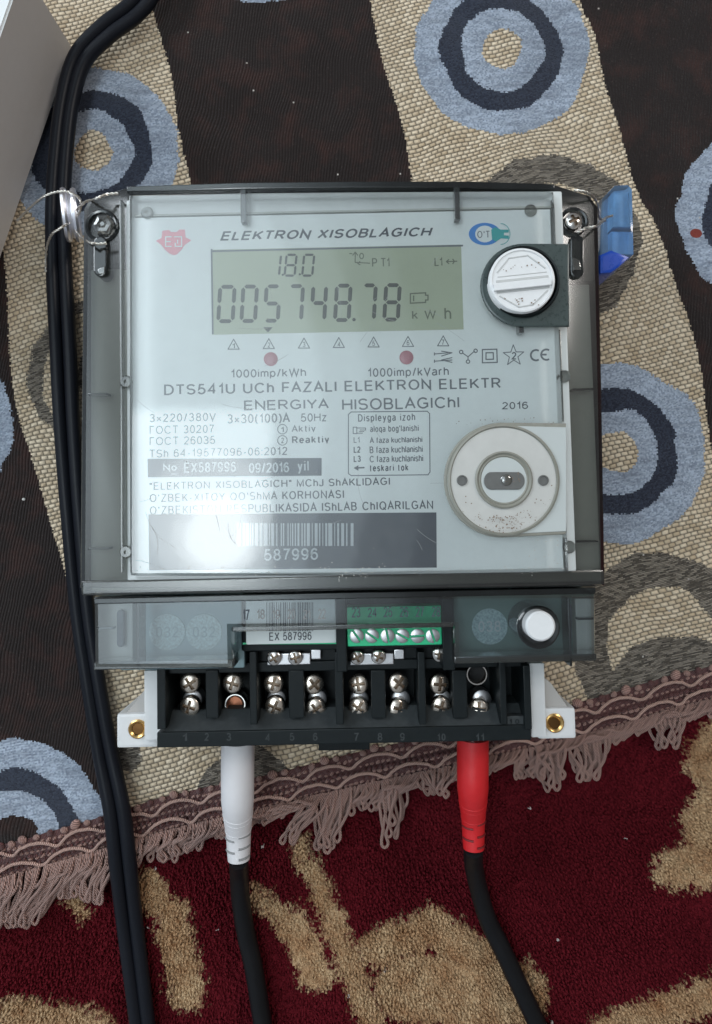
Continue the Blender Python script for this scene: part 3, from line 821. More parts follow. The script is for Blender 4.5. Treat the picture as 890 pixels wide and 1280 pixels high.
# base and housing
def rw(*a): return rectw(*a)
a = rw(112, 250, 744, 736, .05)
bm = bmesh.new(); box_bm(bm, a[0] + .006, a[1], a[2] - .006, a[3] - .004, .0012, .050, .002); from_bm(bm, 'meter_base', M['black_plastic'], meter, 40)
a = rw(113, 330, 744, 733, .0655)
bm = bmesh.new(); box_bm(bm, *a, .0505, .0655, .0008); from_bm(bm, 'housing_shoulder', M['housing'], meter, 40)
a = rw(158, 244, 712, 720, ZF)
bm = bmesh.new(); box_bm(bm, *a, .0660, ZF, .0008); from_bm(bm, 'housing', M['white_plastic'], meter, 40)
a2 = rw(166, 267, 696, 716, ZN)
bm = bmesh.new(); box_bm(bm, *a2, ZF + .0002, ZN, .0002); plate = from_bm(bm, 'nameplate', M['plate'], meter, 40)

# smoked cover, one shell
O = [(104, 262), (112, 250), (158, 236), (300, 231), (440, 229), (590, 230), (692, 232), (737, 246), (748, 260), (753, 500), (756.5, 733), (430, 738), (99, 735), (101, 500)]
W = [(161, 262), (161, 249), (163, 243), (300, 240), (440, 238.5), (590, 238), (689, 238), (693, 243), (695, 260), (703, 500), (712, 716), (430, 720), (162, 720), (161, 500)]
Ow = [P(x, y, .068) for x, y in O]; Ww = [P(x, y, ZG) for x, y in W]
def ringl(f, z, ins=0.0):
    out = []
    c = sum(Ww, Vector()) / len(Ww)
    for o_, w_ in zip(Ow, Ww):
        q = o_.lerp(w_, f); 
        if ins: q = q + (c - q).normalized() * ins
        out.append(Vector((q.x, q.y, z)))
    return out
rings = [(ringl(0, .018), None), (ringl(0, .066), 2), (ringl(.04, .0690), 2), (ringl(.14, .0705), 2), (ringl(.80, .0712), 1), (ringl(.97, .0722), 1), (ringl(1, .0785), 0), (ringl(1, ZG - .0004, .0004), 0), (ringl(1, ZG, .0012), 0)]
vs, fs, mi = [], [], []
n = len(O)
for r_, _ in rings: vs += r_
for j in range(len(rings) - 1):
    for k in range(n):
        fs.append((j * n + k, j * n + (k + 1) % n, (j + 1) * n + (k + 1) % n, (j + 1) * n + k)); mi.append(rings[j + 1][1])
fs.append(tuple((len(rings) - 1) * n + k for k in range(n))); mi.append(0)
fs = [f[::-1] for f in fs]
cover = from_data(vs, fs, 'smoked_cover', [M['win'], M['smoke'], M['smoke_dark']], meter, 30, mi=mi)
# rim moulding round the bottom of the cover and thick top lip
pbox('cover_sill', 101, 719, 756, 738, .060, .0716, M['smoke'], meter, .0008)
def pp(pts, z): return [(P(x, y, z).x, P(x, y, z).y) for x, y in pts]
prism('cover_top_lip', pp([(160, 235), (300, 230.5), (440, 229), (590, 229), (692, 232), (692, 238), (590, 236.5), (440, 236.5), (300, 238), (160, 242)], .0725), .070, .0738, M['smoke_dark'], meter, .0003)
# thin moulded edges seen through the window
for (x0, y0, x1, y1) in ((162, 244, 165, 716), (150, 250, 153, 716), (690, 240, 693, 304), (700, 412, 703, 527), (706, 672, 709, 716)):
    pbox('moulding_rib', x0, y0, x1, y1, ZF - .001, ZF + .0018, M['smoke'], meter, .0002)
pbox('moulding_rib', 168, 262.5, 690, 265, ZF, ZF + .0012, M['housing'], meter, .0002)
for (x0, y0, x1, y1) in ((300.5, 236, 308, 277), (568, 234, 575, 274)):
    pbox('cover_stiffener', x0, y0, x1, y1, .0765, .0798, M['smoke_dark'], meter, .0003)
pbox('cover_stiffener', 648, 404, 655, 416, .0765, .0798, M['smoke_dark'], meter, .0003)
for (x0, y0, x1, y1) in ((110, 491, 134, 494), (110, 684, 136, 687), (716, 485, 742, 488), (720, 675, 748, 678)):
    pbox('cover_tick', x0, y0, x1, y1, .0668, .0706, M['smoke_dark'], meter, .0002)
for (x, y) in ((183, 265), (664, 262), (157, 477), (706, 470), (157, 690), (712, 684)):
    c = P(x, y, .0762); lathe('cover_boss', [(.0022, -.003), (.0022, -.0005), (.0018, 0), (.0007, 0), (.0006, -.001)], c, M['smoke'], meter, 20)

# corner pockets with screws
for side, (x0, y0, x1, y1) in (('l', (112, 258, 156, 330)), ('r', (696, 244, 742, 352))):
    pbox('screw_pocket', x0, y0, x1, y1, .0505, .0640 if side == 'l' else .0690, M['pocket'], meter, .001)
def screw_mesh(name, Rr, h, wslot, mat, kind='cross', dep=.0009):
    nr, na = 16, 64; vs = [Vector((0, 0, 0))]; fs = []
    for i in range(1, nr + 1):
        r = Rr * i / nr
        for k in range(na):
            a = 2 * math.pi * k / na; x, y = r * math.cos(a), r * math.sin(a)
            z = h * (math.sqrt(max(0, 1 - (i / nr * .93) ** 2)) - .37) * 1.0
            if kind == 'cross': s_ = (abs(x) < wslot or abs(y) < wslot) and r < Rr * .68
            elif kind == 'slot': s_ = abs(y) < wslot
            else: s_ = False
            if s_: z -= dep * (1 - .3 * i / nr)
            vs.append(Vector((x, y, z)))
    vs[0].z = h * .63 - (dep if kind != 'none' else 0)
    for k in range(na): fs.append((0, 1 + k, 1 + (k + 1) % na))
    for i in range(nr - 1):
        for k in range(na):
            a, b2 = 1 + i * na + k, 1 + i * na + (k + 1) % na
            fs.append((a, a + na, b2 + na, b2))
    b0 = 1 + (nr - 1) * na; t0 = len(vs)
    for k in range(na): vs.append(Vector((vs[b0 + k].x, vs[b0 + k].y, -h * 1.6)))
    for k in range(na): fs.append((b0 + k, t0 + k, t0 + (k + 1) % na, b0 + (k + 1) % na))
    me = bpy.data.meshes.new(name); me.from_pydata([tuple(v) for v in vs], [], fs); me.update(); me.materials.append(mat); me.materials.append(M['slot_shade'])
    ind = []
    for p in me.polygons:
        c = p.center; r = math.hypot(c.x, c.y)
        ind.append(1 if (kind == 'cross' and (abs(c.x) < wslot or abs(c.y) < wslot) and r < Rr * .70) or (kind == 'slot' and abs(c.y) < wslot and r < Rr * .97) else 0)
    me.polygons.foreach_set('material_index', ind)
    me.set_sharp_from_angle(angle=R(40)); me.polygons.foreach_set('use_smooth', [True] * len(me.polygons))
    return me
def inst(name, me, parent, loc, rz=0, rx=0, ry=0, sc=1):
    o = bpy.data.objects.new(name, me); COL.objects.link(o); o.parent = parent
    o.location = Vector(loc) - root_loc(parent); o.rotation_euler = (rx, ry, rz); o.scale = (sc, sc, sc); return o
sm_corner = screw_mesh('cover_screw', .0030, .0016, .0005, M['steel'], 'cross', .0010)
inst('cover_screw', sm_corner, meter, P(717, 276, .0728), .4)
lathe('screw_socket', [(.0052, -.002), (.0052, .0002), (.0046, .0006), (.0040, .0004), (.0037, -.0012)], P(717, 277, .0716), M['smoke_dark'], meter, 32)
# left: clear hexagonal sealing screw
lathe('sealing_screw', [(.0040, -.003), (.0040, .0002), (.0030, .0010), (.0018, .0012), (.0012, .0004), (.0008, .0010)], P(129, 281, .0722), M['crystal'], meter, 6, 20)
lathe('screw_socket', [(.0060, -.004), (.0060, .0001), (.0054, .0005), (.0047, .0003), (.0044, -.002)], P(127, 282, .0714), M['smoke_dark'], meter, 32)
def pill(cx, cy, w, h, n=10):
    r = w / 2; o = []
    for k in range(n + 1): a = math.pi * k / n; o.append((cx + r * math.cos(a), cy - (h / 2 - r) - r * math.sin(a)))
    for k in range(n + 1): a = math.pi + math.pi * k / n; o.append((cx + r * math.cos(a), cy + (h / 2 - r) - r * math.sin(a)))
    return o
prism('keyhole_slot', pp(pill(127, 322, 17, 50), .0708), .066, .0722, M['smoke_dark'], meter, .0005)
prism('keyhole_slot', pp(pill(720, 322, 17, 54), .0708), .066, .0722, M['smoke_dark'], meter, .0005)
prism('slot_lip', pp([(123, 337), (131, 333), (131, 342), (123, 343)], .0724), .0722, .0729, M['crystal'], meter, .0002)
prism('slot_lip', pp([(716, 322), (724, 326), (726, 338), (716, 338)], .0724), .0722, .0729, M['crystal'], meter, .0002)

# knob with its dark collar
kc = P(654, 353, .081)
collar = [(712, 304)] + [(654 + 53 * math.cos(R(-90 - i * 7.5)), 356 + 52 * math.sin(R(-90 - i * 7.5))) for i in range(25)] + [(712, 408)]
prism('knob_collar', pp(collar, .0812), ZG + .0001, .0812, M['collar'], meter, .0006)
kn = pxl(.083)
lathe('knob_bezel', [(46 * kn, 0), (46 * kn, .0012), (44.5 * kn, .0022), (42.5 * kn, .0020), (42 * kn, 0)], P(653.5, 353, .0812), M['black_plastic'], meter, 64)
zk = .0852
knob = lathe('demand_knob', [(41.5 * kn, -.004), (41.5 * kn, -.0004), (40.5 * kn, 0), (38.2 * kn, .0001), (37.5 * kn, -.0003), (2 * kn, -.0003), (.0001, -.0003)], P(653, 350, zk), M['knob'], meter, 72)
ang = R(6)
def kpt(u, v): return (653 + u * math.cos(ang) + v * math.sin(ang), 350 - u * math.sin(ang) + v * math.cos(ang))
def kstroke(name, pl, w, z0, z1, mat): 
    for st in strokes([pl], w): prism(name, pp([kpt(*q) for q in st], z1), z0, z1, mat, knob, .0001)
for pl, w in (([(-32, -1.5), (32, -1.5)], 3.0), ([(-32, 12), (32, 12)], 3.0), ([(-30, -7), (31, -7)], 1.2)):
    kstroke('knob_groove', pl, w, zk - .0003, zk - .00015, M['knob_groove'])
kstroke('knob_grip', [(-33, 5.2), (33, 5.2)], 8.5, zk - .0003, zk + .0011, M['knob'])
for pl in ([(-30, -13), (-14, -29), (10, -30), (30, -12)], [(-30, 17), (-8, 33), (10, 32), (30, 16)]):
    kstroke('knob_groove', pl, 1.7, zk - .0003, zk - .0001, M['knob_groove'])
flat('dust_specks', [circ(653 + random.uniform(-25, 22), 350 + random.choice([random.uniform(-22, -6), random.uniform(22, 32)]), random.uniform(.4, 1.1), 6) for _ in range(26)], zk + .00002, M['dust'], knob)

# optical port
z0 = .0806; pr = pxl(.082)
boss = [(708, 529)] + [(628 + 73 * math.cos(R(-90 - i * 5)), 600 + 72 * math.sin(R(-90 - i * 5))) for i in range(37)] + [(708, 668)]
port = prism('optical_port', pp(boss, z0), ZG + .0001, z0, M['port_ring'], meter, .0005)
inner = [(708, 534)] + [(628 + 68.5 * math.cos(R(-90 - i * 5)), 600 + 68 * math.sin(R(-90 - i * 5))) for i in range(37)] + [(708, 664)]
prism('port_web', pp(inner, z0 + .0003), z0, z0 + .0003, M['port_web'], port, .0002)
pc = P(629, 600, z0)
lathe('port_flange', [(70 * pr, 0), (70 * pr, .0010), (67.5 * pr, .0013), (66 * pr, .0006), (64 * pr, .0007), (36 * pr, .0008)], pc, [M['port_ring'], M['port']], port, 90, mi=[0, 0, 0, 1, 1, 1])
lathe('port_lens_ring', [(36 * pr, .0008), (36 * pr, .0014), (34 * pr, .0017), (31.5 * pr, .0011), (30 * pr, .0013), (28.5 * pr, .0010), (.0001, .0010)], pc, [M['port_ring'], M['port_web']], port, 64, mi=[0, 0, 0, 0, 0, 1, 1])
prism('port_window', pp(pill(0, 0, 1, 2), 0) if False else pp([(605 + 9 - 9 * math.sin(R(t)), 601 - 11 * math.cos(R(t))) for t in range(0, 181, 15)] + [(647 + 9 * math.sin(R(t)), 601 + 11 * math.cos(R(t))) for t in range(0, 181, 15)], z0 + .0014), z0 + .0009, z0 + .0014, M['port_dark'], port, .0002)
inst('port_diode', screw_mesh('port_diode', .0019, .0008, .0003, M['crystal'], 'none'), port, P(633, 600, z0 + .0016))
for x in (577.5, 679):
    lathe('port_magnet', [(.0018, 0), (.0018, .00035), (.0014, .0004), (.0013, .0001)], P(x, 600.5, z0 + .0008), M['port_dark'], port, 20)
sp = []
for _ in range(170):
    a_ = random.gauss(85, 26); r_ = random.uniform(45, 66)
    sp.append(circ(629 + r_ * math.cos(R(a_)), 600 + r_ * math.sin(R(a_)), random.choice([.35, .45, .6, .9]), 5))
sp += [circ(random.uniform(570, 700), 527 + random.gauss(0, 3), random.uniform(.3, .8), 5) for _ in range(30)]
sp += [circ(random.uniform(630, 650), 600 + random.gauss(0, 6), random.uniform(.3, .9), 5) for _ in range(20)]
flat('dust_specks', sp, z0 + .0017, M['dust'], port)
flat('cover_dust', [circ(random.uniform(170, 705), random.gauss(712, 4), random.uniform(.3, .9), 5) for _ in range(90)] + [circ(random.uniform(200, 560), random.uniform(250, 700), random.uniform(.2, .45), 5) for _ in range(60)]
     + [circ(random.uniform(420, 460), random.gauss(718, 3), random.uniform(.3, .9), 5) for _ in range(30)] + [circ(random.uniform(660, 705), random.uniform(672, 712), random.uniform(.3, .9), 5) for _ in range(25)], ZG + .00006, M['dust_pale'], cover)

# fine scratches on the clear window
def scr(x, y, a, l, bend):
    pts = []
    for i in range(9):
        pts.append((x, y)); x += l / 8 * math.cos(a); y += l / 8 * math.sin(a); a += bend / 8
    return pts
ss = [scr(182, 640, 1.3, 62, -1.0), scr(188, 655, 1.0, 40, .8), scr(300, 650, 1.6, 34, 1.6), scr(286, 655, 1.7, 30, -1.2), scr(170, 700, .2, 40, .3)]
ss += [scr(random.uniform(180, 560), random.uniform(260, 690), random.uniform(0, 6.28), random.uniform(10, 45), random.uniform(-.6, .6)) for _ in range(26)]
flat('cover_scratches', strokes(ss, .32), ZG + .00005, M['scratch'], cover)['kind'] = 'stuff'

# LCD
za = ZN + .0001
bm = bmesh.new(); a = rectw(265, 309, 578, 415, za); box_bm(bm, *a, ZF + .0003, za, 0)
lcd = from_bm(bm, 'lcd_display', M['lcd'], meter)
fr = strokes([[(265, 314), (578, 307)]], 2.2) + strokes([[(264.5, 312), (266, 417)]], 2.2)
flat('lcd_edge_shade', fr, za + .00005, M['ink_soft'], lcd)  # recess shade of the display drawn as dark strips, top and left
zt = za + .00008
def sevseg(ch, x0, y0, x1, y1, w, mat, name='lcd_digit', slant=0.06, parent=lcd):
    segs = {'0': 'abcdef', '1': 'bc', '5': 'acdfg', '7': 'abc', '4': 'bcfg', '8': 'abcdefg'}[ch]
    ym = (y0 + y1) / 2; g = w * .20; polys = []
    def hs(x0_, x1_, y): return [(x0_ + g, y), (x0_ + g + w / 2, y - w / 2), (x1_ - g - w / 2, y - w / 2), (x1_ - g, y), (x1_ - g - w / 2, y + w / 2), (x0_ + g + w / 2, y + w / 2)]
    def vs_(x, ya, yb): return [(x, ya + g), (x + w / 2, ya + g + w / 2), (x + w / 2, yb - g - w / 2), (x, yb - g), (x - w / 2, yb - g - w / 2), (x - w / 2, ya + g + w / 2)]
    D = {'a': hs(x0, x1, y0), 'g': hs(x0, x1, ym), 'd': hs(x0, x1, y1), 'f': vs_(x0, y0, ym), 'b': vs_(x1, y0, ym), 'e': vs_(x0, ym, y1), 'c': vs_(x1, ym, y1)}
    for s_ in segs: polys.append([(x + (ym - y) * slant, y) for x, y in D[s_]])
    return flat(name, polys, zt, mat, parent)
for ch, x0, x1 in (('0', 272.5, 292), ('0', 301.5, 320), ('5', 330.5, 348.5), ('7', 359.5, 377.5), ('4', 389, 406.5), ('8', 418.5, 437), ('7', 451.5, 468.5), ('8', 480, 498.5)):
    dy = -(x0 - 272) * .010
    sevseg(ch, x0 + 1.5, 358.5 + dy, x1, 401.5 + dy, 4.9, M['lcd_ink'])
flat('lcd_point', [circ(442.5, 399.5, 2.3, 8)], zt, M['lcd_ink'], lcd)
for ch, x0, x1 in (('1', 346, 350), ('8', 357, 369.5), ('0', 379, 391.5)):
    sevseg(ch, x0, 318.5, x1, 344.5, 2.9, M['lcd_ink'], slant=.10)
flat('lcd_point', [circ(353.5, 343.5, 1.5, 8), circ(374.8, 343, 1.5, 8)], zt, M['lcd_ink'], lcd)
flat('lcd_pointer', [[(329, 409), (341, 409), (335, 415.5)]], zt, M['lcd_ink'], lcd)
text('P T1', 465, 321.5, 487, 333, zt, M['lcd_ink_soft'], lcd, name='lcd_symbol')
flat('lcd_symbol', strokes([[(444, 316), (444, 328), (462, 329)], [(441, 319), (444, 315), (447, 319)], [(437, 317), (440, 317)], [(450, 327), (447, 329), (450, 331)]] + [ringp(452, 320, 2.4, 10, ry=3.4)], 1.3), zt, M['lcd_ink_soft'], lcd)
text('L1', 543, 321, 553, 332.5, zt, M['lcd_ink_soft'], lcd, name='lcd_symbol')
flat('lcd_symbol', strokes([[(558, 327), (571, 326.5)], [(561, 324.5), (558, 327), (561, 329.5)], [(566, 324), (568, 326.7), (566, 329.5)]], 1.3), zt, M['lcd_ink_soft'], lcd)
flat('lcd_battery', strokes([[(513, 367), (532, 366), (532, 369), (535, 369), (535, 375), (532, 375), (532, 378), (513, 379), (513, 367)], [(517, 370), (517, 376)]], 1.6), zt, M['lcd_ink_soft'], lcd)
text('k W', 515, 386.5, 545, 400, zt, M['lcd_ink_soft'], lcd, name='lcd_symbol')
text('h', 555.5, 385, 564, 398.5, zt, M['lcd_ink_soft'], lcd, name='lcd_symbol')

# print on the nameplate
zp = ZN + .00008
I, IS = M['ink'], M['ink_soft']
def T(s, x0, y0, x1, y1, mat=IS, **k):
    return text(s, x0, y0, x1, y1, zp, mat, plate, label='printed line reading ' + s.replace('"', ''), **k)
T('ELEKTRON XISOBLAGICH', 275, 284.5, 541.5, 300, I, bold=.028, shear=.28)
for i, x in enumerate((292, 336, 380, 423.5, 467, 510, 554)):
    y = 431 - i * .7
    flat('phase_triangle', strokes([[(x - 7, y + 5.5), (x, y - 7), (x + 7, y + 5.5), (x - 7, y + 5.5)]], 1.1), zp, IS, plate)
    text(str(i + 1), x - 1.7, y - 2.3, x + 1.7, y + 4.2, zp, IS, plate, name='triangle_digit')
for x, y in ((338.5, 449), (508, 447)):
    lathe('pulse_led', [(.0024, 0), (.0024, .0003), (.0020, .0005), (.0008, .0006)], P(x, y, ZN), M['led'], plate, 24)
T('1000imp/kWh', 289, 459.5, 382.5, 473, bold=.005)
T('1000imp/kVarh', 460, 458, 561, 472, bold=.005)
T('DTS541U UCh FAZALI ELEKTRON ELEKTR', 205, 474.5, 626, 491.5, bold=.006)
T('ENERGIYA', 305, 498, 411, 513.5, bold=.006)
T('HISOBLAGIChI', 427.5, 495.5, 574, 511.5, bold=.006)
T('2016', 626.5, 501, 660, 511.5, I, bold=.006)
T('3×220/380V', 187, 516.5, 270, 528.5)
T('3×30(100)A', 284, 515.5, 362.5, 530)
T('50Hz', 376, 516.5, 408.5, 527)
T('ГОСТ 30207', 187, 531.5, 268, 542)
T('ГОСТ 26035', 187, 545.5, 269, 556)
T('Aktiv', 364.5, 530.5, 394.5, 541)
T('Reaktiv', 365, 545, 411.5, 555.5, I, bold=.02)
for n_, x, y in (('1', 353, 536.5), ('2', 353, 550.5)):
    flat('circled_number', strokes([ringp(x, y, 6, 18)], 1), zp, IS, plate); text(n_, x - 1.8, y - 3.5, x + 1.8, y + 3.5, zp, I, plate, name='circled_digit')
T('TSh 64-19577096-06:2012', 187, 559, 359, 570.5)
lb = flat('serial_strip', [[(184.5, 573.5), (402, 572.5), (402, 594.5), (185, 596.5)]], zp, M['label_dark'], plate)
for s_, b_ in (('No', (204, 578.5, 221, 590)), ('EX587996', (230, 577.5, 295, 590.5)), ('09/2016', (311, 577, 361.5, 591)), ('yil', (372, 576.5, 386, 592))):
    text(s_, *b_, zp + .00008, M['ink_light'], plate, bold=.01, label='light print reading ' + s_)
flat('underline', strokes([[(214, 592.5), (221, 592.5)]], 1), zp + .00008, M['ink_light'], plate)
T('"ELEKTRON XISOBLAGICH" MChJ ShAKLIDAGI', 187, 598.5, 487.5, 610.5, I)
T("O'ZBEK-XITOY QO'ShMA KORHONASI", 187, 613.5, 430, 626.5, I)
T("O'ZBEKISTON RESPUBLIKASIDA IShLAB ChIQARILGAN", 187, 627.5, 541.5, 641, I)
flat('legend_frame', strokes([[(439, 515), (534, 514), (537, 517), (537.5, 590), (535, 593.5), (439, 594.5), (435.5, 592), (435.5, 518), (439, 515)]], 1.2), zp, IS, plate)
T('Displeyga izoh', 447.5, 517, 519, 528.5, IS, bold=.008)
T("aloqa bog'lanishi", 462.5, 532, 523.5, 541.5, IS, bold=.01)
T('A faza kuchlanishi', 462, 545, 528, 553.5, IS, bold=.01)
T('B faza kuchlanishi', 462, 557.5, 528.5, 566, IS, bold=.01)
T('C faza kuchlanishi', 462, 569, 529, 577.5, IS, bold=.01)
T('teskari tok', 462.5, 581, 510.5, 589, I, bold=.02)
T('L1', 442, 545.5, 449.5, 553.5); T('L2', 442, 558, 450.5, 566, I, bold=.02); T('L3', 442, 569.5, 451, 577.5, I, bold=.02)
flat('legend_arrow', strokes([[(444, 585), (455, 584.5)]], 1.8) + [[(442, 585), (448, 581.5), (448, 588.5)]], zp, I, plate)
flat('legend_hand', strokes([[(441.5, 534), (446, 534), (446, 542), (441.5, 542), (441.5, 534)], [(446, 535), (457, 535), (457, 537.5), (450, 537.5)], [(449, 539.5), (455, 539.5)], [(446, 541.5), (453, 541.5)]], 1), zp, IS, plate)
bl_ = flat('barcode_label', [[(185.5, 643), (545.5, 640.5), (546, 709.5), (186.5, 713)]], zp, M['label_dark'], plate)
bars = []; x = 296.0
rb = random.Random(5)
while x < 441:
    w = rb.choice([1.0, 1.6, 2.4, 3.6, 5.0]); w = min(w, 444 - x)
    bars.append([(x, 654), (x + w, 654), (x + w, 682.5), (x, 682.5)]); x += w + rb.choice([1.3, 1.8, 2.6, 4.0])
flat('barcode_bars', bars, zp + .00008, M['ink_light'], plate)
text('587996', 330, 685.5, 397.5, 700.5, zp + .00008, M['ink_light'], plate, bold=.012, label='light number 587996')
# logos and marks
flat('maker_emblem', [[(195, 301), (202, 297.5), (203, 288.5), (211, 287.5), (214, 290), (221, 290), (224, 287), (231, 287), (232, 296.5), (239, 300.5), (231, 306), (227, 312), (221, 318), (217, 319), (212, 317), (206, 312), (202, 306.5)]], zp, M['pink'], plate)
flat('emblem_letters', strokes([[(214, 296), (207, 296), (207, 308), (214, 308)], [(207, 302), (213, 302)], [(218, 296), (227, 296), (227, 308), (219, 308), (219, 304)], [(222, 300), (222, 304)]], 1.4), zp + .00008, M['plate'], plate)
def ell(cx, cy, rx, ry, n=32): return [(cx + rx * math.cos(2 * math.pi * i / n), cy + ry * math.sin(2 * math.pi * i / n)) for i in range(n)]
flat('maker_logo', [ell(606, 292.5, 20, 14)], zp, M['logo_blue'], plate)
flat('logo_disc', [ell(606, 292.5, 12, 10.5)], zp + .00008, M['plate'], plate)
flat('logo_plug', [[(614, 287), (619, 284), (626, 287), (636, 287), (636, 290.5), (630, 291), (630, 294), (636, 294.5), (636, 298.5), (626, 298), (620, 302), (615, 299)]], zp + .00016, M['logo_teal'], plate)
flat('logo_ring', strokes([ringp(626, 292.5, 11.5, 24, -90, 90, ry=13)], .8), zp + .00012, M['logo_teal'], plate)
text("O'T", 596.5, 288.5, 612, 297.5, zp + .00016, IS, plate, name='logo_letters')
flat('meter_symbol', strokes([[(543, 441), (543, 444)], [(543, 442.5), (560, 441)], [(552, 439), (565, 441), (552, 445)], [(543, 450), (543, 453)], [(543, 451.5), (565, 450)], [(565, 447), (552, 450), (565, 453)]], 1.2), zp, IS, plate)
flat('phase_symbol', strokes([[(578, 441), (585, 446), (593, 439)], [(585, 446), (585, 450)], ringp(576.5, 440, 2.2, 8), ringp(594.5, 438.5, 2.2, 8), ringp(585, 452, 2.2, 8)], 1.3), zp, IS, plate)
flat('double_square_mark', strokes([[(603, 437), (621, 436.5), (621.5, 453), (603, 453.5), (603, 437)], [(607.5, 441), (616.5, 440.8), (616.8, 449), (607.5, 449.3), (607.5, 441)]], 1.5), zp, IS, plate)
star = []
for i in range(11):
    r_ = 13.5 if i % 2 == 0 else 5.6; a_ = R(-92 + 36 * i); star.append((642 + r_ * math.cos(a_), 444.5 + r_ * math.sin(a_)))
flat('star_mark', strokes([star], 1.1), zp, IS, plate); text('2', 638.6, 440, 645.4, 449.5, zp, IS, plate, bold=.02, name='star_digit')
flat('ce_mark', strokes([circ(670, 444, 6.5, 14, 65, 295), circ(683, 443.3, 6.5, 14, 65, 295), [(676.8, 443.3), (682.5, 443.2)]], 2.3), zp, IS, plate)

# ------------------------------------------------ terminal side
ZL = .0640
out = [(116, 744), (745, 741), (746, 826), (568, 829), (567, 784), (290, 786), (291, 836), (117, 836)]
ow = [P(x, y, ZL) for x, y in out]
cc = P(430, 790, ZL)
def shrink(pts, d):
    n_ = len(pts); r_ = []
    for i in range(n_):
        a_, b_, c_ = pts[i - 1], pts[i], pts[(i + 1) % n_]
        e1 = (b_ - a_).normalized(); e2 = (c_ - b_).normalized()
        n1 = Vector((e1.y, -e1.x, 0)); n2 = Vector((e2.y, -e2.x, 0))
        m_ = (n1 + n2); m_ = m_ / max(.2, m_.length_squared) * 2
        r_.append(b_ + m_ * d)
    return r_
vs, fs, mi = [], [], []
lv = [(0, .036, None), (0, ZL - .0016, 1), (.0006, ZL - .0004, 1), (.0018, ZL, 1)]
n = len(ow)
for d, z, _ in lv:
    for q in shrink(ow, d): vs.append(Vector((q.x, q.y, z)))
for j in range(len(lv) - 1):
    for k in range(n): fs.append((j * n + k, j * n + (k + 1) % n, (j + 1) * n + (k + 1) % n, (j + 1) * n + k)); mi.append(lv[j + 1][2])
fs.append(tuple((len(lv) - 1) * n + k for k in range(n))); mi.append(0)
fs = [f[::-1] for f in fs]
lid = from_data(vs, fs, 'terminal_cover', [M['smoke_lid'], M['smoke']], meter, 30, mi=mi)
pbox('lid_edge', 290, 781, 567, 787, .0595, ZL + .0004, M['smoke'], lid, .0004)
pbox('lid_edge', 117, 741, 745, 749, .0595, ZL + .0003, M['smoke_dark'], lid, .0004)
for x0, x1 in ((171, 174), (711, 714)): pbox('lid_rib', x0, 748, x1, 833, .056, ZL - .0003, M['smoke_dark'], lid, .0003)
prism('lid_notch', pp(pill(142, 790, 9, 48), .0635), .0555, .0570, M['label_dark'], lid, .0003)
prism('lid_notch', pp(pill(718, 783, 9, 50), .0635), .0555, .0570, M['label_dark'], lid, .0003)
for x0, y0, x1, y1 in ((120, 784, 142, 787), (722, 772, 742, 775)): pbox('lid_tick', x0, y0, x1, y1, .061, .0636, M['smoke_dark'], lid, .0002)
for (x0, y0, x1, y1) in ((117, 826, 291, 836), (568, 819, 746, 828)): pbox('lid_foot', x0, y0, x1, y1, .056, ZL - .0004, M['smoke'], lid, .0004)
# plates below the lid
a = rectw(150, 738, 735, 832, .050)
bm = bmesh.new(); box_bm(bm, a[0], a[1], P(305, 790, .05).x, a[3], .0012, .050, .0006); from_bm(bm, 'side_housing', M['sky_teal'], meter, 40)
bm = bmesh.new(); box_bm(bm, P(562, 790, .05).x, a[1], a[2], a[3], .0012, .050, .0006); from_bm(bm, 'side_housing', M['green_plate'], meter, 40)
pbox('inner_shelf', 300, 740, 562, 812, .0012, .0500, M['black_plastic'], meter, .0005)
pbox('end_post', 126, 752, 166, 826, .036, .0545, M['housing'], meter, .0006)
pbox('end_post', 720, 748, 738, 816, .036, .0545, M['housing'], meter, .0006)
for x, y, s_ in ((209, 790, '032'), (255, 790, '032'), (612, 783, '038')):
    sl_ = lathe('foil_seal', [(.0068 if x < 500 else .0062, 0), (.0067, .0002), (.0064, .0002)], P(x, y, .0502), M['seal_paper'], meter, 40)
    text(s_, x - 14, y - 7, x + 14, y + 7, .0505, M['ink_light'] if x > 500 else M['sky_teal'], sl_, name='seal_number')
bt = lathe('push_button', [(.0052, -.012), (.0052, -.0006), (.0046, 0), (.0001, 0)], P(676, 783, .0700), M['knob'], meter, 40)
lathe('button_guide', [(.0076, -.014), (.0076, 0), (.0070, .0004), (.0058, .0002), (.0056, -.004)], P(673, 784, .0645), M['smoke_dark'], meter, 40)
# sticker
stk = pbox('serial_sticker', 307, 748, 420, 805, .0500, .0553, M['sticker'], meter, .0006)
zs = .0554
flat('sticker_border', strokes([[(304, 804.5), (421.5, 804), (421.5, 750)]], 2.0), .0549, M['green'], stk)
bars = []; x = 333.0; rb = random.Random(9)
while x < 392:
    w = rb.choice([.7, 1.0, 1.6]); bars.append([(x, 753), (x + w, 753), (x + w, 789), (x, 789)]); x += w + rb.choice([.8, 1.2, 2.0])
flat('sticker_barcode', bars, zs, M['ink'], stk)
text('EX 587996', 336.5, 790, 389.5, 800.5, zs, M['ink'], stk, name='sticker_number')
text('17', 303, 761, 312, 775, .0646, M['label_dark'], lid, name='terminal_number')
for i, s_ in enumerate(('18', '19', '20', '21', '22')): text(s_, 321 + i * 19, 761, 331 + i * 19, 774, .0646, M['slot_grey'], lid, name='terminal_number')
for i, s_ in enumerate(('23', '24', '25', '26', '27', '28')): text(s_, 439 + i * 20, 759 - i * .2, 450.5 + i * 20, 772 - i * .2, .0646, M['label_dark'], lid, name='terminal_number')
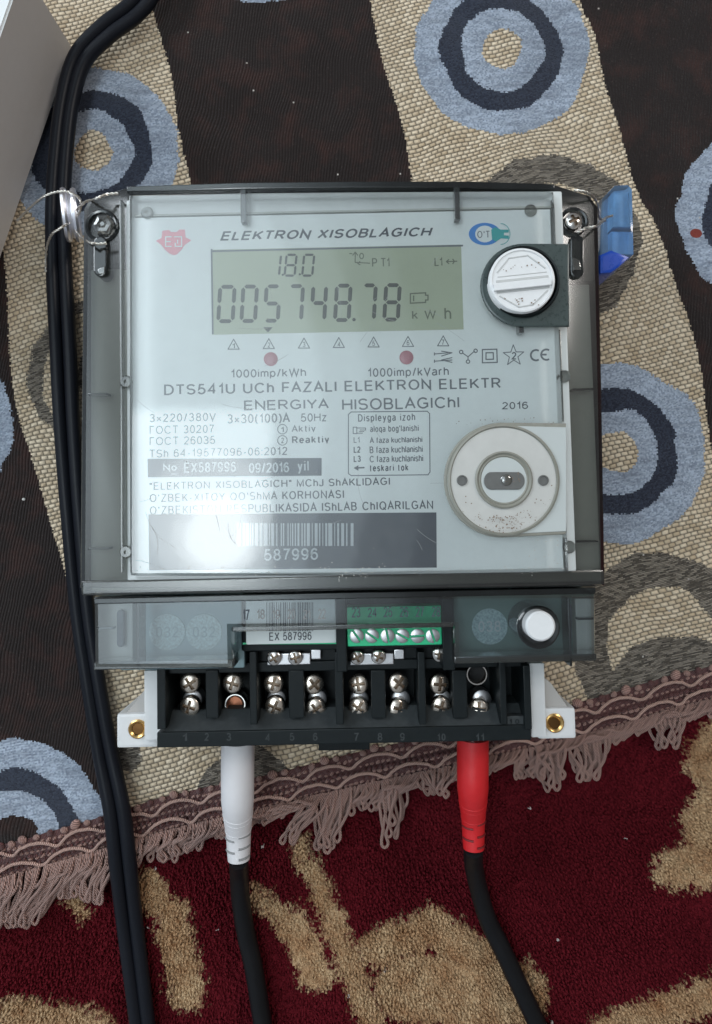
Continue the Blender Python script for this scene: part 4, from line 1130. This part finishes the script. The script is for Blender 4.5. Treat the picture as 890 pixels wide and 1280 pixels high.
# divider between sticker and connector
pbox('shelf_divider', 420, 748, 433, 840, .040, .0580, M['black_plastic'], meter, .0004)
conn = pbox('green_connector', 434, 758, 552, 807, .0502, .0570, M['green'], meter, .0004)
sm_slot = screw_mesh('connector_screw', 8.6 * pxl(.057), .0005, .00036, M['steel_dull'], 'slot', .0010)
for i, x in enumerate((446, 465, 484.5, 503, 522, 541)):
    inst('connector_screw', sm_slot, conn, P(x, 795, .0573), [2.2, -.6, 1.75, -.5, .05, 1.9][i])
pbox('shelf_divider', 553, 748, 568, 838, .040, .0580, M['black_plastic'], meter, .0004)

# terminal block
ZB = .050; ZFL = .030
def black(name, x0, y0, x1, y1, z0, z1, mat=None, bev=.0004): return pbox(name, x0, y0, x1, y1, z0, z1, mat or M['black_plastic'], blk, bev)
a = rectw(196, 836, 664, 929, ZB)
bm = bmesh.new(); box_bm(bm, a[0], a[1], a[2], a[3] + .008, .0012, ZFL, .0006); blk = from_bm(bm, 'terminal_block', M['black_plastic'], meter, 40)
black('block_front', 196, 911, 664, 930, ZFL, ZB - .001)
# ramp behind the front rail
rA = rectw(206, 897, 655, 911, ZB - .002)
vs = [(rA[0], rA[1], ZB - .0016), (rA[2], rA[1], ZB - .0016), (rA[2], rA[3] + .002, .041), (rA[0], rA[3] + .002, .041), (rA[0], rA[1], ZFL), (rA[2], rA[1], ZFL), (rA[2], rA[3] + .002, ZFL), (rA[0], rA[3] + .002, ZFL)]
from_data(vs, [(0, 1, 2, 3), (3, 2, 6, 7), (0, 3, 7, 4), (1, 5, 6, 2)], 'block_ramp', M['black_dusty'], blk)
black('block_wall', 196, 836, 207, 912, ZFL, ZB)
black('block_wall', 655, 832, 664, 912, ZFL, ZB)
black('block_rear', 206, 826, 656, 838, ZFL, ZB - .004)
for x0, x1 in ((312, 321), (419, 429), (523, 532)): black('block_partition', x0, 815, x1, 906, ZFL, ZB + .001)
black('block_partition', 625, 828, 633, 906, ZFL, ZB)
for x0, x1 in ((257, 273), (361, 380), (464, 482), (566, 584)): black('block_divider', x0, 838, x1, 898, ZFL, ZB - .003)
black('block_pocket', 634, 895, 655, 908, ZFL, ZB - .002, M['black_dusty'])
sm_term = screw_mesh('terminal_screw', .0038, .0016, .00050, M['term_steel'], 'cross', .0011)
rings_me = None
def barrel(x, y, z, dark=False):
    if dark: return lathe('clamp_washer', [(.0037, -.006), (.0037, -.0003), (.0033, 0), (.0016, .0003), (.0001, .0003)], P(x, y, z), M['steel_dull'], blk, 28)
    return lathe('terminal_barrel', [(.0042, -.006), (.0042, 0), (.0040, .0003), (.0036, .0003), (.0034, 0), (.0034, -.006)], P(x, y, z), M['steel'], blk, 28)
rs = random.Random(3)
cols = [238, 289, 343, 394, 446.5, 498.5, 550.5, 600]
for i, x in enumerate(cols):
    for j, y in enumerate((854, 884.5)):
        if i == 1 and j == 1: 
            barrel(x + 5, y - 4, .0395); lathe('copper_core', [(.0033, 0), (.0030, .0008), (.0001, .001)], P(x + 5, y - 5, .0350), M['copper'], blk, 20); continue
        if i == 7 and j == 0:
            barrel(x - 4, y - 11, .0395); lathe('empty_bore', [(.0033, 0), (.0001, .0002)], P(x - 4, y - 12, .034), M['deep_black'], blk, 20); continue
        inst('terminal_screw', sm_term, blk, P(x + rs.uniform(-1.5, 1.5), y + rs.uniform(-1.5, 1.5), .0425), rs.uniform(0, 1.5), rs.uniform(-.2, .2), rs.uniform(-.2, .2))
        if j == 1: barrel(x + 2.5, y - 10, .0395, True)
# small voltage-link screws and plates under the notch
for (x0, x1) in ((334, 388), (438, 492)):
    black('link_plate', x0, 817, x1, 831, .0445, .0465, M['steel_dull'], .0003)
    black('link_bracket', x1 + 1, 812, x1 + 13, 824, .0440, .0470, M['steel_dull'], .0003)
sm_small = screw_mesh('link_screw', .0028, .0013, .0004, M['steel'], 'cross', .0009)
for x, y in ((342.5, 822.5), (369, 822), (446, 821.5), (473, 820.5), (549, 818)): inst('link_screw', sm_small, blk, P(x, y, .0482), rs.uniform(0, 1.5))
black('link_shelf', 322, 808, 562, 836, ZFL, .0440)
black('low_black_block', 398, 925, 462, 938, .012, .030)  # plain black block low in front of the terminals
for s_, x in (('1', 231), ('2', 258), ('3', 286), ('4', 334), ('5', 365), ('6', 394), ('7', 446), ('8', 475), ('9', 503), ('10', 552), ('11', 600)):
    text(s_, x - (3 if len(s_) == 1 else 5), 916, x + (3 if len(s_) == 1 else 5), 926, ZB - .0009, M['black_dusty'], blk, bold=.02, name='embossed_number')
text('10', 637, 898, 649, 905, ZB - .0018, M['black_plastic'], blk, bold=.02, name='embossed_number')
# mounting lugs
for side in (0, 1):
    if side == 0: strip = (180, 838, 206, 926); sq = (145.5, 892, 197, 935); gus = [(186, 856), (196, 858), (196, 893), (156, 893)]; b_ = (172.5, 911)
    else: strip = (663, 829, 682, 922); sq = (672, 885, 720, 924); gus = [(678, 845), (688, 853), (712, 886), (672, 888)]; b_ = (693, 903.5)
    lug = pbox('mounting_lug', *sq, .0050, .0420, M['lug_white'], meter, .0012)
    pbox('lug_strip', *strip, .0050, .0440, M['lug_white'], lug, .0006)
    prism('lug_gusset', pp(gus, .0400), .0050, .0400, M['lug_grey'], lug, .0003)
    lathe('brass_insert', [(.0036, 0), (.0036, .0006), (.0031, .0009), (.0024, .0005), (.0019, -.0001)], P(*b_, .0420), [M['brass']], lug, 32)
    lathe('insert_hole', [(.0021, 0), (.0001, .00005)], P(*b_, .0425), M['bore'], lug, 20)

# ------------------------------------------------------------------ things around the meter
# test leads
def lead(px_pts, r_pts, cable_px, z, mp, mcb, msl, label, slots):
    c = P(*px_pts[0], z)
    t = empty('test_lead', (c.x, c.y, 0), label, 'test lead', 'test leads plugged into the terminal block')
    path = [P(x, y, z if i < 3 else z * .8) for i, (x, y) in enumerate(px_pts)]
    # smooth plug body
    ctr = catmull(path, 8); n_ = len(ctr)
    def rad(f):
        q = f * (len(r_pts) - 1); i = min(int(q), len(r_pts) - 2); return (r_pts[i] + (r_pts[i + 1] - r_pts[i]) * (q - i)) * pxl(z)
    plug = tube('plug_body', ctr, rad, mp, t, 28)
    # strain relief rings and slots
    for f in (.60, .64, .68, .72):
        i = int(f * (n_ - 1)); tdir = ctr[i + 1] - ctr[i]
        lathe('grip_ring', [(rad(f) * 1.0, -.0003), (rad(f) * 1.03, 0), (rad(f) * 1.0, .0003)], ctr[i], mp, plug, 28, axis=tdir)
    for f, sd in slots:
        i = int(f * (n_ - 1)); q = ctr[i]; r_ = rad(f); tdir = (ctr[min(i + 1, n_ - 1)] - ctr[i - 1]).normalized()
        sidev = Vector((0, 0, 1)).cross(tdir).normalized()
        pts = []
        for k in range(7):
            a_ = R(10 + 65 * k / 6) * sd
            pts.append(q + (Vector((0, 0, 1)) * math.cos(a_) + sidev * math.sin(a_)) * (r_ + .00005))
        tube('relief_slot', pts, .00048, msl, plug, 6)
    cp = catmull([path[-1] + Vector((0, 0, 0))] + [P(x, y, zz) for x, y, zz in cable_px], 10)
    tube('lead_cable', cp, 11.5 * pxl(.012), mcb, t, 16)
    tube('plug_pin', [path[0] + Vector((0, .012, 0)), path[0]], .002, M['steel_dull'], t, 14)
    return t
lead([(297.5, 926), (297, 960), (297, 1000), (298, 1040), (298.5, 1074)], [20.5, 20.2, 19.8, 15.5, 13.5], [(299, 1092, .012), (301, 1125, .004), (307, 1165, .001), (318, 1215, .001), (336, 1330, .001)], .027, M['plug_white'], M['cable_matt'], M['slot_grey'],
     'white test lead plug with a black cable, in the left side of the terminal block', ((.80, -1), (.86, 1), (.90, -1), (.95, 1), (.78, 1)))
lead([(591, 922), (591, 950), (591, 985), (591.5, 1025), (592, 1060)], [19.5, 19.3, 19.0, 14.5, 13.0], [(592, 1080, .012), (598, 1110, .004), (610, 1150, .001), (632, 1195, .001), (690, 1320, .001)], .027, M['plug_red'], M['cable_matt'], M['slot_red'],
     'red test lead plug with a black cable, in the right side of the terminal block', ((.80, -1), (.86, 1), (.90, -1), (.95, 1), (.78, 1)))

# flat twin cable on the left
tw = empty('twin_cable', P(90, 600, 0), 'thick black twin cable running down the left side of the blanket behind the meter', 'cable')
cl_px = [(205, -60, .008), (186, -12, .008), (166, 14, .008), (132, 40, .009), (100, 75, .009), (84, 130, .008), (76, 200, .007), (73, 260, .006), (74, 330, .005), (79, 430, .005), (84, 530, .005), (92, 640, .005), (103, 760, .004), (118, 860, .004), (132, 940, .004), (146, 1010, .0055), (154, 1080, .0045), (162, 1150, -.001), (172, 1230, -.001), (186, 1340, -.001)]
ctr = catmull([P(x, y, z) for x, y, z in cl_px], 8)
for sgn in (-1, 1):
    path = []
    for i, p in enumerate(ctr):
        t_ = (ctr[min(i + 1, len(ctr) - 1)] - ctr[max(i - 1, 0)]).normalized(); nrm = Vector((t_.y, -t_.x, 0)).normalized()
        path.append(p + nrm * sgn * .0026 * (1 + .12 * math.sin(i * .11)) + Vector((0, 0, .0006 if sgn > 0 else 0)))
    tube('cable_strand', path, .0030, M['cable'], tw, 18)

# grey box at the top left
c0 = P(92, 60, 0); c1 = P(0, 330, 0); e1 = (c1 - c0).normalized(); e2 = Vector((e1.y, -e1.x, 0))
if e2.x > 0: e2 = -e2
bx0 = c0 - e1 * 0; L1, L2, hB = .150, .090, .047
bm = bmesh.new()
vb = [bx0, bx0 + e1 * L1, bx0 + e1 * L1 + e2 * L2, bx0 + e2 * L2]
lo = [bm.verts.new((v.x, v.y, .0008)) for v in vb]; hi = [bm.verts.new((v.x, v.y, hB)) for v in vb]
bm.faces.new(lo[::-1]); bm.faces.new(hi)
for i in range(4): bm.faces.new((lo[i], lo[(i + 1) % 4], hi[(i + 1) % 4], hi[i]))
bmesh.ops.recalc_face_normals(bm, faces=bm.faces)
bmesh.ops.bevel(bm, geom=list(bm.edges), offset=.0008, segments=3, affect='EDGES')
for f in bm.faces:
    f.material_index = 1 if f.calc_center_median().z > hB - .0009 else 0
gb = from_bm(bm, 'equipment_box', [M['box_grey'], M['box_lit_top']], None, 40)
tag(gb, 'plain grey plastic box with its top whitened for reflected light in the upper left corner', 'box')

# sealing wires
def twist(name, pts, parent, r=.00032, sep=.00032, turns=3.0):
    p = catmull(pts, 10); vs, fs = [], []
    L = [0]
    for a_, b_ in zip(p[:-1], p[1:]): L.append(L[-1] + (b_ - a_).length)
    for ph in (0, math.pi):
        q = []
        for i, c_ in enumerate(p):
            t_ = (p[min(i + 1, len(p) - 1)] - p[max(i - 1, 0)]).normalized(); u = t_.orthogonal().normalized(); w_ = t_.cross(u)
            a_ = ph + L[i] / .0030 * 2 * math.pi
            q.append(c_ + (u * math.cos(a_) + w_ * math.sin(a_)) * sep)
        tube_data(q, r, 6, vs, fs)
    return from_data(vs, fs, name, M['wire'], parent, 60)
sc_ = P(89, 269, .020)
seal = empty('metal_seal', (sc_.x, sc_.y, 0), 'round aluminium seal with twisted wire at the upper left corner of the meter', 'seal')
ax = Vector((.93, .10, -.30)).normalized(); Rs = 33 * pxl(.02)
lathe('seal_disc', [(Rs * .80, -.0034), (Rs * .97, -.0030), (Rs, -.0020), (Rs * .96, -.0010), (Rs * .84, -.0005), (Rs * .84, .0005), (Rs * .96, .0010), (Rs, .0020), (Rs * .97, .0030), (Rs * .80, .0034), (Rs * .3, .0036)], sc_, M['aluminium'], seal, 48, axis=ax)
twist('seal_wire', [P(21, 276, .018), P(36, 261, .024), P(56, 245, .030), P(78, 239, .031), P(93, 243, .032), P(101, 252, .040), P(99, 265, .030), P(90, 276, .026), P(76, 285, .030), P(64, 294, .026), P(58, 312, .018), P(57, 340, .012)], seal)
twist('seal_wire', [P(96, 262, .034), P(106, 253, .058), P(118, 249, .0745), P(134, 243, .0745), P(148, 242, .0745)], seal, .00030, .0003)
twist('seal_wire', [P(94, 288, .030), P(103, 298, .058), P(112, 303, .0745), P(122, 305, .0745), P(133, 304, .0745)], seal, .00030, .0003)

# blue transparent seal at the right corner
q = P(768, 285, 0)
bs = empty('plastic_seal', (q.x, q.y, 0), 'clear and blue plastic box seal wired to the upper right corner of the meter', 'seal')
prism('seal_case', pp([(752, 248), (768, 231), (786, 230), (791, 236), (793, 318), (788, 323), (763, 320), (750, 322)], .040), .001, .040, M['clear'], bs, .0012)
prism('seal_top_block', pp([(767, 238), (786, 236), (788, 284), (766, 284)], .036), .006, .036, plain('blue_top', (.14, .34, .60), .35, var=.35, vscale=220), bs, .0008)
prism('seal_lower_block', pp([(767, 286), (788, 286), (789, 316), (767, 316)], .036), .006, .034, plain('blue_mid', (.11, .30, .60), .35, var=.2), bs, .0008)
prism('seal_side_block', pp([(754, 252), (766, 240), (765, 314), (752, 318)], .030), .004, .030, plain('blue_side', (.10, .20, .33), .4, var=.35, vscale=260), bs, .0008)
prism('seal_tongue', pp([(750, 318), (764, 312), (788, 321), (774, 334), (764, 341), (750, 342)], .0405), .022, .0405, M['blue_deep'], bs, .0012)
twist('seal_wire', [P(722, 291, .0735), P(733, 285, .0745), P(745, 283, .0745), P(752, 278, .060), P(758, 272, .045), P(766, 270, .041)], bs, .00030, .0003)
twist('seal_wire', [P(718, 238, .0745), P(732, 240, .0745), P(743, 248, .070), P(747, 258, .058), P(749, 272, .048), P(756, 276, .042)], bs, .00030, .0003)

# loose specks of lint on the cloth
for (x, y, r_) in ((27, 624, 2.4), (75, 583, 1.3)):
    me = blob_mesh('lint', r_ * K, r_ * K * .8, r_ * K * .6, M['dust_pale'], 7, 5)
    o = bpy.data.objects.new('lint_crumb', me); COL.objects.link(o); p = P(x, y, .0006); o.location = (p.x, p.y, bz(p.x, p.y) + r_ * K * .4)
    tag(o, 'larger white crumb on the dark brown band left of the meter' if r_ > 2 else 'smaller white crumb on the beige band left of the meter', 'crumb')
